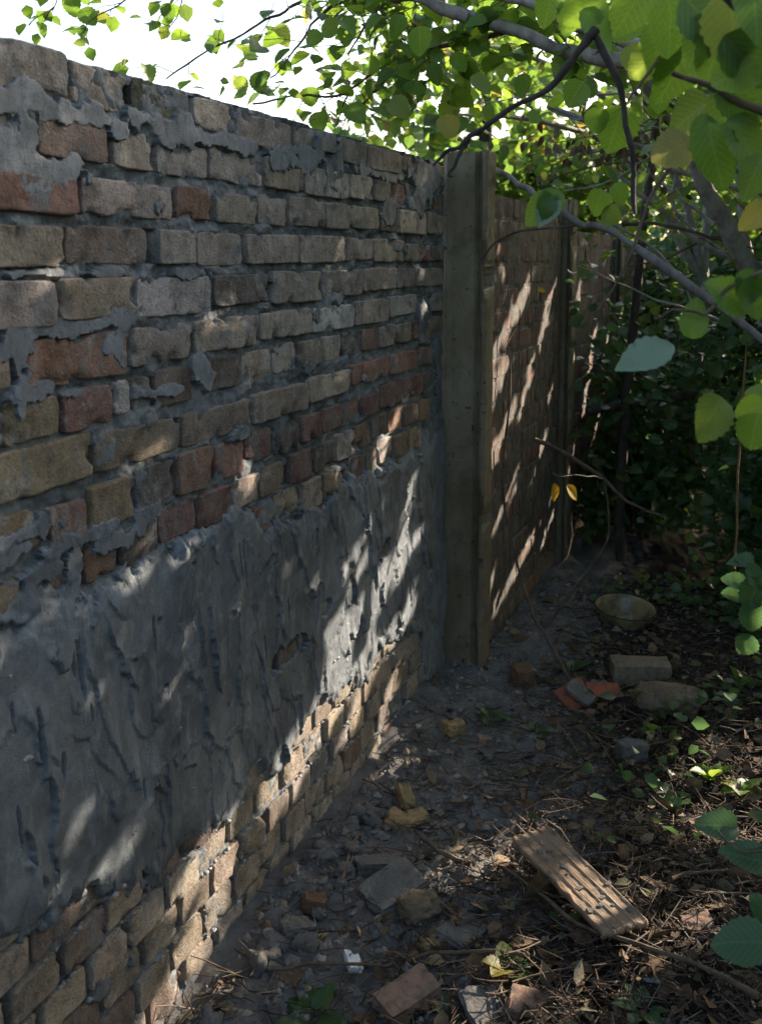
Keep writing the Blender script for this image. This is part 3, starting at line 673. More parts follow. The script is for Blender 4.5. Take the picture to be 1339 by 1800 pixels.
def tube(name, pts, r0, r1, mat, sides=8, wob=0.004):
    pts = np.array(pts, float)
    # Catmull-Rom resample
    Pp = np.vstack([2*pts[0]-pts[1], pts, 2*pts[-1]-pts[-2]]); out = []
    for i in range(1, len(Pp)-2):
        L = np.linalg.norm(Pp[i+1]-Pp[i]); k = int(min(14, max(3, L/0.05)))
        for t in np.linspace(0, 1, k, endpoint=False):
            a, b, c, d = Pp[i-1:i+3]
            out.append(0.5*((2*b)+(-a+c)*t+(2*a-5*b+4*c-d)*t*t+(-a+3*b-3*c+d)*t**3))
    out.append(Pp[-2]); q = np.array(out); n = len(q)
    sd = random.random()*99; s = np.arange(n)
    q[1:-1] += np.stack([fbm(s*0.45, s*0+sd, 0, 3, 3), fbm(s*0.45, s*0+sd+9, 0, 4, 3), fbm(s*0.45, s*0+sd+20, 0, 5, 3)], 1)[1:-1]*wob
    T = np.gradient(q, axis=0); T /= np.linalg.norm(T, axis=1, keepdims=True)+1e-9
    ref = np.array([0.3, 0.2, 0.93]); A = np.cross(T, ref); A /= np.linalg.norm(A, axis=1, keepdims=True)+1e-9; Bn = np.cross(T, A)
    rr = np.linspace(r0, r1, n)*(1+0.20*fbm(s*0.5, s*0+sd, 0, 8, 3))
    an = np.linspace(0, 2*np.pi, sides, endpoint=False)
    V = q[:, None, :]+rr[:, None, None]*(np.cos(an)[None, :, None]*A[:, None, :]+np.sin(an)[None, :, None]*Bn[:, None, :])
    V = V*1.0
    I = np.arange(n*sides).reshape(n, sides); J = np.roll(I, -1, axis=1)
    Qd = np.stack([I[:-1], J[:-1], J[1:], I[1:]], -1).reshape(-1, 4)
    me = mesh_np(name, V.reshape(-1, 3), [Qd, I[:1], I[-1:, ::-1]], mat)
    return me
def P3(l, dist): # pixel path with per point or single distance
    return [pt(p[0], p[1], p[2] if len(p) > 2 else dist) for p in l]

def sprays(pl, path, n, length, leaf, twig_r=0.0016, up=0.5, side=None, every=0.045, mat=None):
    """side twigs along a branch, each with alternate leaves"""
    path = np.array(path); seg = np.linalg.norm(np.diff(path, axis=0), axis=1); cum = np.concatenate([[0], np.cumsum(seg)])
    tw = []
    for k in range(n):
        t = random.uniform(0.05, 1)*cum[-1]; b = np.array([np.interp(t, cum, path[:, i]) for i in range(3)])
        d = rng.normal(size=3)*np.array([1, 1, 0.55]); d /= np.linalg.norm(d)
        if side is not None: d = d+np.array(side); d /= np.linalg.norm(d)
        L = length*random.uniform(0.5, 1.2); q = [b]; cur = b.copy(); dd = d.copy()
        m = max(3, int(L/0.05))
        for i in range(m):
            dd = dd+rng.normal(size=3)*0.16+np.array([0, 0, -0.05]); dd /= np.linalg.norm(dd); cur = cur+dd*L/m; q.append(cur.copy())
        tw.append(q)
        for i in range(1, len(q)):
            for rep in range(1 if every > 0.04 else 2):
                sd = np.cross(dd, [0, 0, 1])*(1 if i % 2 else -1)+rng.normal(size=3)*0.35
                ld = dd*0.5+sd*0.9+np.array([0, 0, -0.25]); nn = np.array([0, 0, 1.0])+rng.normal(size=3)*0.45
                st = q[i]+rng.normal(size=3)*0.006
                pl.leaf(st, ld, nn, leaf*random.uniform(0.65, 1.2))
    # all side twigs of one plant go to a single part
    pl.__dict__.setdefault('twigs', []).extend([(q, twig_r) for q in tw])
def bake_twigs(pl, mat):
    tw = getattr(pl, 'twigs', [])
    if not tw: return
    Vs, Fs = [], []; off = 0
    for q, r in tw:
        q = np.array(q)-pl.base; n = len(q); T = np.gradient(q, axis=0); T /= np.linalg.norm(T, axis=1, keepdims=True)+1e-9
        A = np.cross(T, [0.2, 0.3, 0.9]); A /= np.linalg.norm(A, axis=1, keepdims=True)+1e-9; B = np.cross(T, A); rr = np.linspace(r, r*0.35, n)
        an = np.array([0, 2.09, 4.19]); V = q[:, None]+rr[:, None, None]*(np.cos(an)[None, :, None]*A[:, None]+np.sin(an)[None, :, None]*B[:, None])
        I = np.arange(n*3).reshape(n, 3)+off; J = np.roll(I, -1, 1)
        Vs.append(V.reshape(-1, 3)); Fs.append(np.stack([I[:-1], J[:-1], J[1:], I[1:]], -1).reshape(-1, 4)); off += n*3
    part('twigs', mesh_np('twigs', np.vstack(Vs), np.vstack(Fs), mat), pl.o, kind='stuff')

# main hazel on the right: its leaning trunk and the long pale limbs over the wall
base = pt(1420, 900, 3.6); base[2] = 0
hz = Plant('hazel_tree', 'pale barked hazel leaning in from the right, long limbs arching over the wall', 'tree', base, 'hazel trees over the wall')
T_trunk = P3([(1395,700,3.5),(1345,540,3.4),(1326,488,3.35),(1278,396,3.25),(1238,330,3.2),(1216,246,3.15),(1163,176,3.1),(1110,115,3.05),(1040,60,3.0)], 3)
hz.stem([base+np.array([0, 0, -0.1])]+T_trunk, 0.044, 0.024, M_BARKP, 'trunk', 12)
B1 = P3([(1500,330,2.9),(1339,185,2.8),(1256,141,2.75),(1180,122,2.7),(1102,108),(1058,101),(996,90),(961,79),(904,51),(825,31),(772,11),(740,-5),(650,-30)], 2.65)
B2 = P3([(1339,180,2.75),(1256,134,2.7),(1190,108,2.7),(1146,92),(1075,62),(1014,42),(961,15),(895,-4),(800,-40)], 2.6)
hz.stem(B1, 0.026, 0.013, M_BARKP, 'branch', 10); hz.stem(B2, 0.024, 0.011, M_BARKP, 'branch', 10)
Q_ = P3([(820,29),(758,2),(688,4),(661,23),(638,54),(611,97)], 2.65)
Kb = P3([(640,-60,2.8),(533,0),(502,19),(463,35),(428,58),(378,82),(327,113),(292,138)], 3.0)
Lb = P3([(700,-25,2.7),(622,-2),(595,4),(564,23),(541,54),(517,89),(498,113),(475,136)], 2.8)
Mb = P3([(904,51,2.65),(830,70,2.7),(739,84),(723,91),(688,109),(650,134),(622,155),(591,169),(541,167),(494,171),(444,182)], 2.8)
Nb = P3([(739,84),(723,99),(688,132),(661,155),(638,182),(603,212)], 2.8)
Ob = P3([(618,157),(603,190),(587,229)], 2.8)
Pb = P3([(650,0),(673,23),(696,47),(716,78),(728,92)], 2.8)
for b_, r_ in ((Q_, .0055), (Kb, .0055), (Lb, .0055), (Mb, .0065), (Nb, .0045), (Ob, .003), (Pb, .0035)): hz.stem(b_, r_, r_*0.35, M_TWIG, 'branch', 6)
for b_ in (P3([(260,-40),(205,10),(160,35),(142,60)], 3.0), P3([(150,-40),(132,-5)], 3.0), P3([(110,-30),(92,20)], 3.0), P3([(330,-40),(318,20),(296,50)], 3.0)): hz.stem(b_, .0025, .001, M_TWIG, 'branch', 5); sprays(hz, b_, 4, 0.10, 0.045)
Db = P3([(961,185),(1031,211),(1093,246),(1146,268),(1172,295),(1207,303),(1287,325),(1345,342),(1420,380)], 3.3)
Eb = P3([(1031,264),(1058,286),(1124,339),(1181,383),(1212,413),(1278,453),(1345,466),(1420,480)], 3.5)
Fb = P3([(1190,303),(1183,352),(1207,396),(1273,444)], 3.5)
Cb = P3([(790,262,4.1),(855,287,3.6),(913,323,3.1),(961,356,2.7),(1014,391,2.65),(1058,396,2.6),(1102,422,2.55),(1146,453,2.5),(1225,510,2.4),(1330,590,2.35),(1440,680,2.3)], 2.5)
Tb = P3([(838,462,2.9),(869,427,2.85),(904,409,2.8),(957,400,2.7),(1014,395,2.65)], 2.8)
T2 = P3([(1345,570,3.9),(1310,430,3.9),(1300,300,3.85),(1262,100,3.8),(1240,15,3.8),(1225,-40,3.8)], 3.8)
for b_, r_, r2 in ((Db, .008, .011), (Eb, .007, .012), (Fb, .006, .008), (Cb, .006, .0115), (Tb, .0025, .004), (T2, .022, .014)): hz.stem(b_, r_, r2, (M_BARKM if b_ is Cb else M_BARKP) if r2 > .005 else M_TWIG, 'branch', 8)
sprays(hz, B1, 26, 0.45, 0.062, side=(0, .9, .3)); sprays(hz, B2, 22, 0.45, 0.064, side=(0, .9, .4))
for b_, n_ in ((Q_, 12), (Kb, 8), (Lb, 12), (Mb, 18), (Nb, 14), (Pb, 8)): sprays(hz, b_, n_, 0.24, 0.052)
sprays(hz, Db, 8, 0.3, 0.05); sprays(hz, Eb, 8, 0.3, 0.05)
for k in range(16):
    x0 = random.uniform(1000, 1400); y0 = random.uniform(150, 620); aa = random.uniform(2.2, 4.0) if k % 2 else random.uniform(-.6, .9); dk = random.uniform(3.2, 4.8)
    p_ = [(x0, y0)]
    for i in range(5): aa += random.uniform(-.3, .3); p_.append((p_[-1][0]+math.cos(aa)*55, p_[-1][1]-math.sin(aa)*45))
    hz.stem(P3(p_, dk), random.uniform(.004, .008), .002, M_BARKP if k % 3 else M_TWIG, 'branch', 6)
# leaves the photo shows one by one: px, py, length px, distance, direction on the picture (deg, 0 = right, 90 = up), facing
def leaf_at(pl, px, py, lpx, dist, ang, tilt=0.3, jitter=0.25):
    P = pt(px, py, dist); s = lpx*dist/F; a = R(ang)
    d = np.array([math.cos(a), 0.25*random.uniform(-1, 1), math.sin(a)])
    n = np.array([random.uniform(-jitter, jitter), -1.0, tilt]); pl.leaf(P-d*s*0.5, d, n, s, True)
for l in [(740,72,50,2.2,-80),(128,8,38,3.0,-70),(198,42,28,3.0,-110),(155,30,34,3.0,-60),(145,55,26,3.0,-95),(85,28,20,3.0,-60),(295,22,34,3.0,-90),(327,22,30,3.0,-80),(288,57,26,3.0,-120),(326,65,22,3.0,-20),(385,62,26,3.0,-50),(375,78,32,3.0,-70),(440,95,30,2.9,-30),(424,150,34,2.9,-100),(457,145,38,2.9,-60),(497,60,38,2.9,-45),(395,142,16,3.0,-10),
          (787,222,42,2.3,-80),(702,190,44,2.5,-40),(672,235,42,2.6,-50),(716,240,38,2.6,-80),(650,245,40,2.6,-60),(765,130,40,2.5,-70),(806,110,38,2.5,-60),(700,45,40,2.5,-90),(610,60,38,2.7,-80),(560,215,36,2.7,-70),(625,200,40,2.7,-60),(545,170,34,2.8,-80),(860,200,34,2.5,-60),(845,148,44,2.4,-50),(920,150,40,2.4,-70),(940,205,32,2.4,-10)]:
    leaf_at(hz, *l)
bake_twigs(hz, M_TWIG); hz.build(290, hi=False)

# dark hooked branch that hangs in front
hk = Plant('dead_branch', 'black bare forked branch hooked over the pale limb, hanging down beside the post', 'branch', pt(1045, 55, 1.5))
hk.stem(P3([(1046,52),(1025,78),(1000,115),(965,150),(920,180),(860,215),(825,240),(790,262),(762,290)], 1.5), .0065, .0028, M_BARKD, 'branch', 8)
hk.stem(P3([(825,240),(812,265),(800,290),(787,308)], 1.5), .0042, .0016, M_BARKD, 'branch', 8)
hk.stem(P3([(1040,50),(1060,90),(1082,130),(1093,190),(1105,240),(1113,290),(1115,376)], 1.5), .0058, .0035, M_BARKD, 'branch', 8)

# foreground hazel shoots, top right and right edge
fg = Plant('hazel_shoot', 'leafy hazel shoot with large serrated leaves close to the camera, top right corner', 'shoot', pt(1460, 60, 1.3), 'hazel shoots in the foreground')
J = P3([(1181,128),(1243,154),(1339,196),(1460,250)], 1.25); fg.stem(J, .0035, .0065, M_TWIG, 'branch', 8)
I1 = P3([(1240,-40),(1212,0),(1181,53),(1159,101),(1120,155),(1090,192)], 1.5); fg.stem(I1, .003, .0013, M_TWIG, 'branch', 6)
I2 = P3([(1400,120),(1285,189),(1221,246),(1168,303),(1133,369),(1110,431),(1084,500),(1050,545)], 1.6); fg.stem(I2, .004, .0015, M_TWIG, 'branch', 6)
Kc = P3([(1460,-60),(1339,-5),(1310,-40)], 1.1); fg.stem(P3([(1250,-30),(1300,0),(1345,45),(1420,120)], 1.15), .010, .014, M_BARKD, 'branch', 8)
for l in [(1050,50,85,1.6,-60),(1030,15,80,1.6,-150),(1110,20,90,1.6,-110),(1185,40,110,1.4,-70),(1160,85,90,1.5,-100),(1240,30,110,1.3,-40),(1290,50,120,1.2,-80),(1310,110,120,1.2,-50),(1255,100,100,1.3,-100),(1190,130,95,1.5,-110),(1140,110,80,1.6,-130),
          (1080,228,82,1.62,-105),(1048,212,46,1.6,-75),(1180,265,75,1.4,-150),(1255,275,118,1.25,-80),(1315,250,110,1.25,-60),(1310,170,110,1.25,-30),(1280,200,90,1.3,-100),(1210,200,80,1.45,-150),(1120,105,60,1.7,-70),(1245,235,70,1.3,-20),(945,365,68,1.6,-140),(965,360,62,1.6,-118),(1330,380,60,1.3,-130),
          (1160,180,40,1.8,-90),(1100,50,60,1.7,-20),(1010,165,50,2.0,-120),(1330,20,110,1.1,-80),(1320,310,80,1.2,-120),(1000,30,60,1.8,-100),(965,10,60,1.8,-100),(1090,340,40,2.0,-60),(1050,355,46,1.9,-110),(1075,380,40,1.9,-20),(1290,130,80,1.2,-150),(1225,70,90,1.3,-120)]:
    leaf_at(fg, *l, tilt=random.uniform(-0.2, 0.6))
fg.build(290, carve=False)
f2 = Plant('hazel_shoot', 'hazel shoot reaching in from the right edge at mid height, below the top corner shoot', 'shoot', pt(1480, 560, 1.2), 'hazel shoots in the foreground', )
f2.stem(P3([(1480,440),(1339,480),(1280,510),(1235,548),(1180,545),(1150,560)], 1.2), .003, .0012, M_TWIG, 'branch', 6)
for l in [(1220,558,75,1.2,85),(1280,520,90,1.2,160),(1325,525,80,1.2,-60),(1245,735,90,1.2,-125),(1320,722,60,1.2,-150),(1325,760,70,1.15,-100),(1320,500,60,1.2,20),(1330,690,40,1.3,-170)]:
    leaf_at(f2, *l, tilt=random.uniform(-0.1, 0.8))
f2.build(290, carve=False)
M_PALE = m_leaf('pale_leaf_underside', [(0.0, (0.15, 0.22, 0.15)), (1.0, (0.17, 0.24, 0.16))], 0.25, 0.5)
v_, f_, uv_ = LV[('long', True)]
for (px_, py_, l_, dd_, an_) in ((1133, 624, 112, 1.2, 196), (962, 368, 66, 1.6, 240)):
    s_l = l_*dd_/F; a_ = R(an_); d_ = np.array([[math.cos(a_), -.15, math.sin(a_)]]); B_l = basis(d_, np.array([[0.25, -.8, 1.0]]))[0]
    part('leaf', mesh_np('leaf', (v_*s_l)@B_l.T, f_, M_PALE, True, uv_), f2.o, tuple(pt(px_, py_, dd_)-d_[0]*s_l*.5-f2.base))['label'] = 'pale grey green underside of a turned leaf'
f3 = Plant('hazel_shoot', 'low hazel shoot with blue green leaves at the right edge above the stones', 'shoot', pt(1480, 1150, 1.9), 'hazel shoots in the foreground', M_LEAF2)
f3.stem(P3([(1480,1150),(1380,1080),(1320,1010),(1290,985)], 1.9), .003, .0012, M_TWIG, 'branch', 6)
for l in [(1305,985,46,1.9,170),(1290,1020,46,1.9,165),(1325,1045,70,1.8,-110),(1290,1045,40,1.9,170),(1310,1135,46,1.8,-120),(1330,1015,50,1.8,-30),(1325,1085,60,1.8,-80)]:
    leaf_at(f3, *l, tilt=1.0)
f3.build(290, carve=False)
f4 = Plant('hazel_shoot', 'three large dark green serrated leaves hanging in at the lower right corner', 'shoot', pt(1500, 1500, 1.3), 'hazel shoots in the foreground', M_LEAF2)
f4.stem(P3([(1500,1500),(1400,1480),(1310,1500),(1260,1460)], 1.3), .0026, .0012, M_TWIG, 'branch', 6)
f4.stem(P3([(1500,1500),(1450,1600),(1380,1640),(1320,1650)], 1.25), .0026, .0012, M_TWIG, 'branch', 6)
for l in [(1262,1450,80,1.35,170),(1312,1508,80,1.3,165),(1300,1652,105,1.2,178),(1345,1600,70,1.25,120)]:
    leaf_at(f4, *l, tilt=0.9)
f4.build(290, carve=False)

# ------------------------------------------------------------------ crowns that shade the place
def skyhole(px, py):
    """the open sky over the wall, as the crowns leave it"""
    e = 30*np.sin(px/37.)+20*np.sin(py/19.+px/53.)
    return (px < 520+e*0.8) & (py < 300) | ((px < 640+e) & (py > 60+e*0.4) & (py < 250) & (px < 610-(py-60)*0.35+e))
def shade_tree(label, P0, n, tlo, thi, size, base, mat=M_LEAF3, hi_z=9):
    pl = Plant('hazel_tree', label, 'tree', base, 'hazel trees over the wall', mat)
    t = rng.uniform(tlo, thi, n)[:, None]; P = P0+SD*t+rng.normal(size=(n, 3))*0.05
    px, py, fw = proj(P); inf = (fw > 0) & (px < PW+20) & (px > 0) & (py > 0) & (py < PH)
    P = P[~inf | (px > 1120) & (py > 420) & (fw > 4)]
    P = P[P[:, 2] > 0.25]
    pl.cloud(P, size, up=0.1)
    cen = P.mean(0)
    for k in range(5):
        q = P[rng.integers(len(P))]; m = (base+q)/2+np.array([0, 0, 0.3])
        pl.stem([base, base*0.6+m*0.4+np.array([0, 0, .2]), m, q], 0.035, 0.006, M_BARKP, 'trunk' if k == 0 else 'branch', 8)
    pl.build(200)
    return pl
n = 9000
s_ = rng.uniform(0.7, 6.5, n); z_ = rng.uniform(-0.05, 1.75, n)
P0 = -D*N+s_[:, None]*W+z_[:, None]*np.array([0, 0, 1])
shade_tree('dense leafy hazel just outside the right edge, shading the brick wall', P0, n, 2.3, 4.2, 0.095, np.array([2.6, 3.6, 0]))
n = 9000
P0 = np.stack([rng.uniform(-0.6, 3.0, n), rng.uniform(1.2, 6.0, n), np.zeros(n)], 1)
shade_tree('tall leafy hazel at the right shading the rubble strewn ground', P0, n, 3.0, 6.0, 0.10, np.array([3.6, 5.0, 0]))

n = 1800
P0 = np.stack([rng.uniform(0.0, 1.0, n), rng.uniform(0.9, 1.9, n), rng.uniform(1.0, 2.1, n)], 1)
shade_tree('leafy hazel crown added unseen outside the right edge to shade the foreground shoots', P0, n, 1.2, 3.4, 0.085, np.array([2.4, 2.2, 0]))  # added out of view to keep direct sun off the foreground leaves
def overhead(label, base, xr, yr, zr, n, size):
    pl = Plant('hazel_tree', label, 'tree', np.array(base, float), 'hazel trees over the wall', M_LEAF3)
    P = volume(n, xr, yr, zr); px, py, fw = proj(P); P = P[~((fw > 0) & (px > -60) & (px < PW+60) & (py > -60) & (py < PH))]
    pl.cloud(P, size, up=.5)
    for k in range(6):
        q = P[rng.integers(len(P))]; pl.stem([pl.base, pl.base+np.array([0, 0, 1.4]), (pl.base+q)/2+np.array([0, 0, 1.0]), q], 0.05, 0.006, M_BARKP, 'trunk' if k == 0 else 'branch', 8)
    pl.build(0)
# crown above and beyond the wall
def volume(n, xr, yr, zr):
    return np.stack([rng.uniform(*xr, n), rng.uniform(*yr, n), rng.uniform(*zr, n)], 1)
overhead('broad hazel crown added unseen overhead behind the camera to dim the skylight', (2.2, -0.6, 0), (0.3, 4.2), (-3.5, 2.6), (2.6, 3.8), 1100, .10)  # unseen crown added to cut the ambient light on wall and ground
cl = [volume(1, (-0.6, 2.8), (3.0, 5.6), (1.75, 2.9))[0] for k in range(112)]
bt = Plant('hazel_tree', 'hazel crown of bright backlit leaves hanging over the wall behind the post', 'tree', np.array([1.6, 5.3, 0]), 'hazel trees over the wall')
for c in cl: bt.cloud(c+rng.normal(size=(26, 3))*np.array([.28, .28, .14]), 0.058, up=.35)
P = np.array(bt.P); px, py, fw = proj(P); keep = ~skyhole(px, py) & ~((px > 860) & (py > 330))
for a in ('P', 'Dr', 'Nm', 'S', 'keepall'): setattr(bt, a, [v for v, k in zip(getattr(bt, a), keep) if k])
for q in ([(1240,500,5.2),(1180,300,5.0),(1000,130,4.6),(700,40,4.2)], [(1240,500,5.2),(1100,280,5.0),(960,215,4.6),(800,200,4.2)], [(1240,520,5.2),(1230,200,5.2),(1100,-40,5.2)]):
    bt.stem(P3(q, 5), 0.022, 0.006, M_BARKP, 'branch', 8)
bt.stem([np.array([1.6, 5.3, -0.1]), pt(1240, 500, 5.25)], 0.03, 0.023, M_BARKP, 'trunk', 8)
bt.build(290)

# @@
# undergrowth at the foot of the far wall and to the right
thin = Plant('sapling', 'slender dark sapling standing upright in front of the far brick wall', 'sapling', gpt(1092, 985, 0.0), 'saplings in the undergrowth', M_LEAF2)
d0 = thin.base[1]
thin.stem([thin.base, pt(1088, 900, d0), pt(1100, 700, d0), pt(1115, 560, d0), pt(1130, 400, d0), pt(1146, 280, d0+.1), pt(1160, 150, d0+.1)], 0.026, 0.014, M_BARKD, 'trunk', 10)
thin.cloud(pt(1060, 560, d0)+rng.normal(size=(170, 3))*np.array([.18, .15, .22]), 0.05); thin.build(120)
def bush(label, c, rad, n, size, mat=M_LEAF2, group='undergrowth bushes', nst=7, up=0.45, name='bush', cull=None, nind=160, kind='round'):
    c = np.array(c, float); b = Plant(name, label, 'bush', np.array([c[0], c[1], 0.0]), group, mat, kind)
    rad = np.array(rad); nc = max(6, n//45); cc = rng.normal(size=(nc, 3)); cc /= np.linalg.norm(cc, axis=1, keepdims=True); cc = c+cc*rad*rng.uniform(0.25, 1.0, nc)[:, None]
    P = cc[rng.integers(nc, size=n)]+rng.normal(size=(n, 3))*rad*0.2
    P = P[P[:, 2] > 0.02]
    if cull is not None: px, py, fw = proj(P); P = P[~cull(px, py)]
    b.cloud(P, size, up=up)
    for k in range(nst):
        q = P[rng.integers(len(P))]; b.stem([b.base+rng.normal(size=3)*np.array([.05, .05, 0]), (b.base+q)/2+rng.normal(size=3)*0.05+np.array([0, 0, .1]), q], 0.008, 0.002, M_BARKD, 'stem', 6)
    b.build(nind); return b
cu = lambda px, py: (px < 1010) & (py > 340) | (px < 1120) & (py > 1000) | (px < PW) & (py > 1135)
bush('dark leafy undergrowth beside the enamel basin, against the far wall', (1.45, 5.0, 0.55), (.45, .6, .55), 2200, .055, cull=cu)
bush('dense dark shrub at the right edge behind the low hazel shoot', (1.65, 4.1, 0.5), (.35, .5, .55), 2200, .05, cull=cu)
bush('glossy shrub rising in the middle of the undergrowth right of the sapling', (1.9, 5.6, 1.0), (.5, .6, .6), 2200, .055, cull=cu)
bush('loose bush with sunlit leaves behind the fallen rail', (3.0, 7.6, 1.1), (1.0, .8, .9), 2600, .075, M_LEAF3, cull=cu)
bush('tall bright green bush beyond the end of the walls', (1.9, 8.6, 1.6), (.9, .7, 1.2), 3000, .08, M_LEAF3, cull=lambda px, py: (px < 880) & (py < 400) & skyhole(px, py))
bush('wide leafy bush far back at the right', (4.6, 9.5, 1.8), (1.4, 1.0, 1.5), 3600, .095, M_LEAF3)
cu2 = lambda px, py: (px < 992) & (py > 340) | (px < 1150) & (py > 1015)
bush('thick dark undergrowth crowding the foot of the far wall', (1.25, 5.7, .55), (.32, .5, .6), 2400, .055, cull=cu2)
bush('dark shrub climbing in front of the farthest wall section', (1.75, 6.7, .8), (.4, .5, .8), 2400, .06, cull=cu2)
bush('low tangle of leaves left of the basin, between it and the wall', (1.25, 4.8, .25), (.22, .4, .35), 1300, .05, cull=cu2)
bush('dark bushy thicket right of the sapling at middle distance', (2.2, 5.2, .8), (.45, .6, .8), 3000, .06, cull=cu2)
g2 = gpt(1020, 965)
bush('low dark weeds closing the end of the path at the far wall foot', (g2[0]+.12, g2[1]+.2, .15), (.25, .35, .3), 1400, .05, cull=lambda px, py: (px < 955) | (px < 1150) & (py > 1010))
gp = gpt(1370, 1130)
bush('low dark leafy shrub at the right edge, right of the round stone', (gp[0]+.1, gp[1]+.25, .35), (.28, .35, .45), 1500, .05, cull=lambda px, py: (px < 1130) & (py > 780) | (py > 1190) & (px < 1330))
for (x, y, lb) in ((2.3, 0.6, 'added tall dense hedge bush, unseen outside the right edge, beside the camera'), (2.5, -1.4, 'added tall dense hedge bush, unseen behind the camera on the right'), (1.2, -3.2, 'added tall dense hedge bush, unseen straight behind the camera'), (-0.9, -3.0, 'added tall dense hedge bush, unseen behind the camera by the wall'), (2.6, 2.3, 'added tall dense hedge bush, unseen outside the right edge, level with the rubble')):  # unseen bushes added to block low skylight from the lower wall
    bush(lb, (x, y, 1.1), (.75, .95, 1.1), 4600, .12, M_LEAF3, 'added hedge outside the view', 4, nind=0, cull=lambda px, py: (px > -80) & (px < PW+40) & (py > -80) & (py < PH+80))
hole2 = lambda px, py: skyhole(px, py) | ((fbm(px/45., py/45., 0, 91, 3) > 0.32) & (py < 330))
for (x, y, rz, lb) in ((0.9, 9.0, 2.0, 'leafy tree crown behind the wall, left of the post'), (2.2, 11.5, 2.6, 'tall tree crown filling the background above the post'), (4.6, 12.5, 2.6, 'dark green tree crown in the background at the right'),
                       (7.0, 12.0, 2.4, 'background tree crown at the far right edge'), (3.4, 15.5, 3.2, 'most distant tree crown above the garden')):
    tr = bush(lb, (x, y, rz), (1.5, 1.2, 1.9), 5200, .12, M_LEAF3, 'trees behind the garden', 2, cull=hole2, name='broadleaf_tree', nind=0)
    tr.o['category'] = 'tree'
    tr.stem([tr.base, tr.base+np.array([0.1, 0, 1.2]), tr.base+np.array([0, .1, 2.6]), tr.base+np.array([.15, .1, 3.6])], 0.09, 0.03, M_BARKD, 'trunk', 10)

# ------------------------------------------------------------------ stems and the rail by the far wall
def stemthing(name, label, cat, paths, mat, group=None):
    b = paths[0][0][0]; e = empty(name, tuple(b)); tag(e, label, cat, group)
    for i, (p, r0, r1) in enumerate(paths): part('stem', tube('stem', np.array(p)-b, r0, r1, mat, 7, 0.006), e)
    return e
stemthing('vine', 'thin dark vine stem hanging down the dappled far brick wall', 'vine',
    [(P3([(1001,1200,3.1),(952,1110,3.2),(930,1066,3.3),(913,1004,3.4),(891,916,3.45),(884,850,3.5),(890,760,3.5),(897,650,3.55),(893,600,3.55),(915,560,3.6)], 3.5), .006, .0022),
     (P3([(930,1066,3.3),(979,1000,3.3),(1001,960,3.35),(1005,900,3.4)], 3.3), .0035, .002)], M_TWIG)
stemthing('sapling', 'leafless pale sapling curving up from the litter left of the basin', 'sapling',
    [(P3([(961,1105,3.3),(1014,1026,3.35),(1031,1004,3.4),(1065,956,3.4),(1067,894,3.4),(1058,840,3.4)], 3.4), .005, .002), (P3([(1058,842,3.4),(1025,838,3.3),(996,836,3.2),(972,832,3.2)], 3.2), .002, .001)], M_TWIG, 'saplings in the undergrowth')
stemthing('cut_branch', 'cut branch with a pale end sticking out in front of the far wall', 'branch',
    [(P3([(939,772),(979,790),(1040,830),(1102,878),(1160,905)], 3.6), .008, .005)], M_TWIG)
e = stemthing('rail', 'dark weathered timber rail lying across the undergrowth at mid height', 'rail',
    [(P3([(1033,724),(1084,715),(1212,698),(1300,690)], 4.6), .022, .02)], M_BARKD)
stemthing('cane', 'dry brown cane standing upright at the right among the bushes', 'cane', [(P3([(1290,1000,3.0),(1300,800,3.0),(1312,600,3.0)], 3.0), .004, .003)], m_simple('dry_cane', (0.16, 0.09, 0.04), (0.25, 0.15, 0.07), 30))
# dry brown leaf bunch behind the hook
db = Plant('dead_leaf_bunch', 'bunch of curled dry brown leaves on thin twigs above the far wall', 'dead leaves', pt(1060, 250, 3.4), None, M_DRY, 'long')
for k in range(120):
    px = random.gauss(1060, 70); py = random.gauss(255, 30); P = pt(px, py, random.uniform(3.2, 3.7)); db.leaf(P, np.array([random.gauss(0, .4), random.gauss(0, .4), -1]), rng.normal(size=3), random.uniform(.02, .045))
for k in range(5): db.stem(P3([(1160-10*k, 200+25*k), (1100, 230+14*k), (1040-12*k, 240+16*k), (975-8*k, 250+22*k)], 3.4), .003, .001, M_TWIG, 'twig', 5)
db.build(160)
# yellow leaves
for (px, py, l, a, tx) in ((973, 850, 36, -80, 'plain yellow fallen leaf hanging in front of the far wall, left of a pair'), (996, 853, 36, -50, 'orange yellow leaf hanging in front of the far wall, right of a pair'), (944, 508, 16, -10, 'small bright yellow green leaf lit by the sun against the far wall')):
    P = pt(px, py, 3.2); v, f, uv = LV[('long', True)]; s = l*3.2/F; aa = R(a)
    B = basis(np.array([[math.cos(aa), .1, math.sin(aa)]]), np.array([[.8, -1, .5]]))[0]
    o = part('yellow_leaf', mesh_np('yellow_leaf', (v*s)@B.T, f, M_YELLOW, True, uv), None, tuple(P)); tag(o, tx, 'leaf', 'yellow leaves')

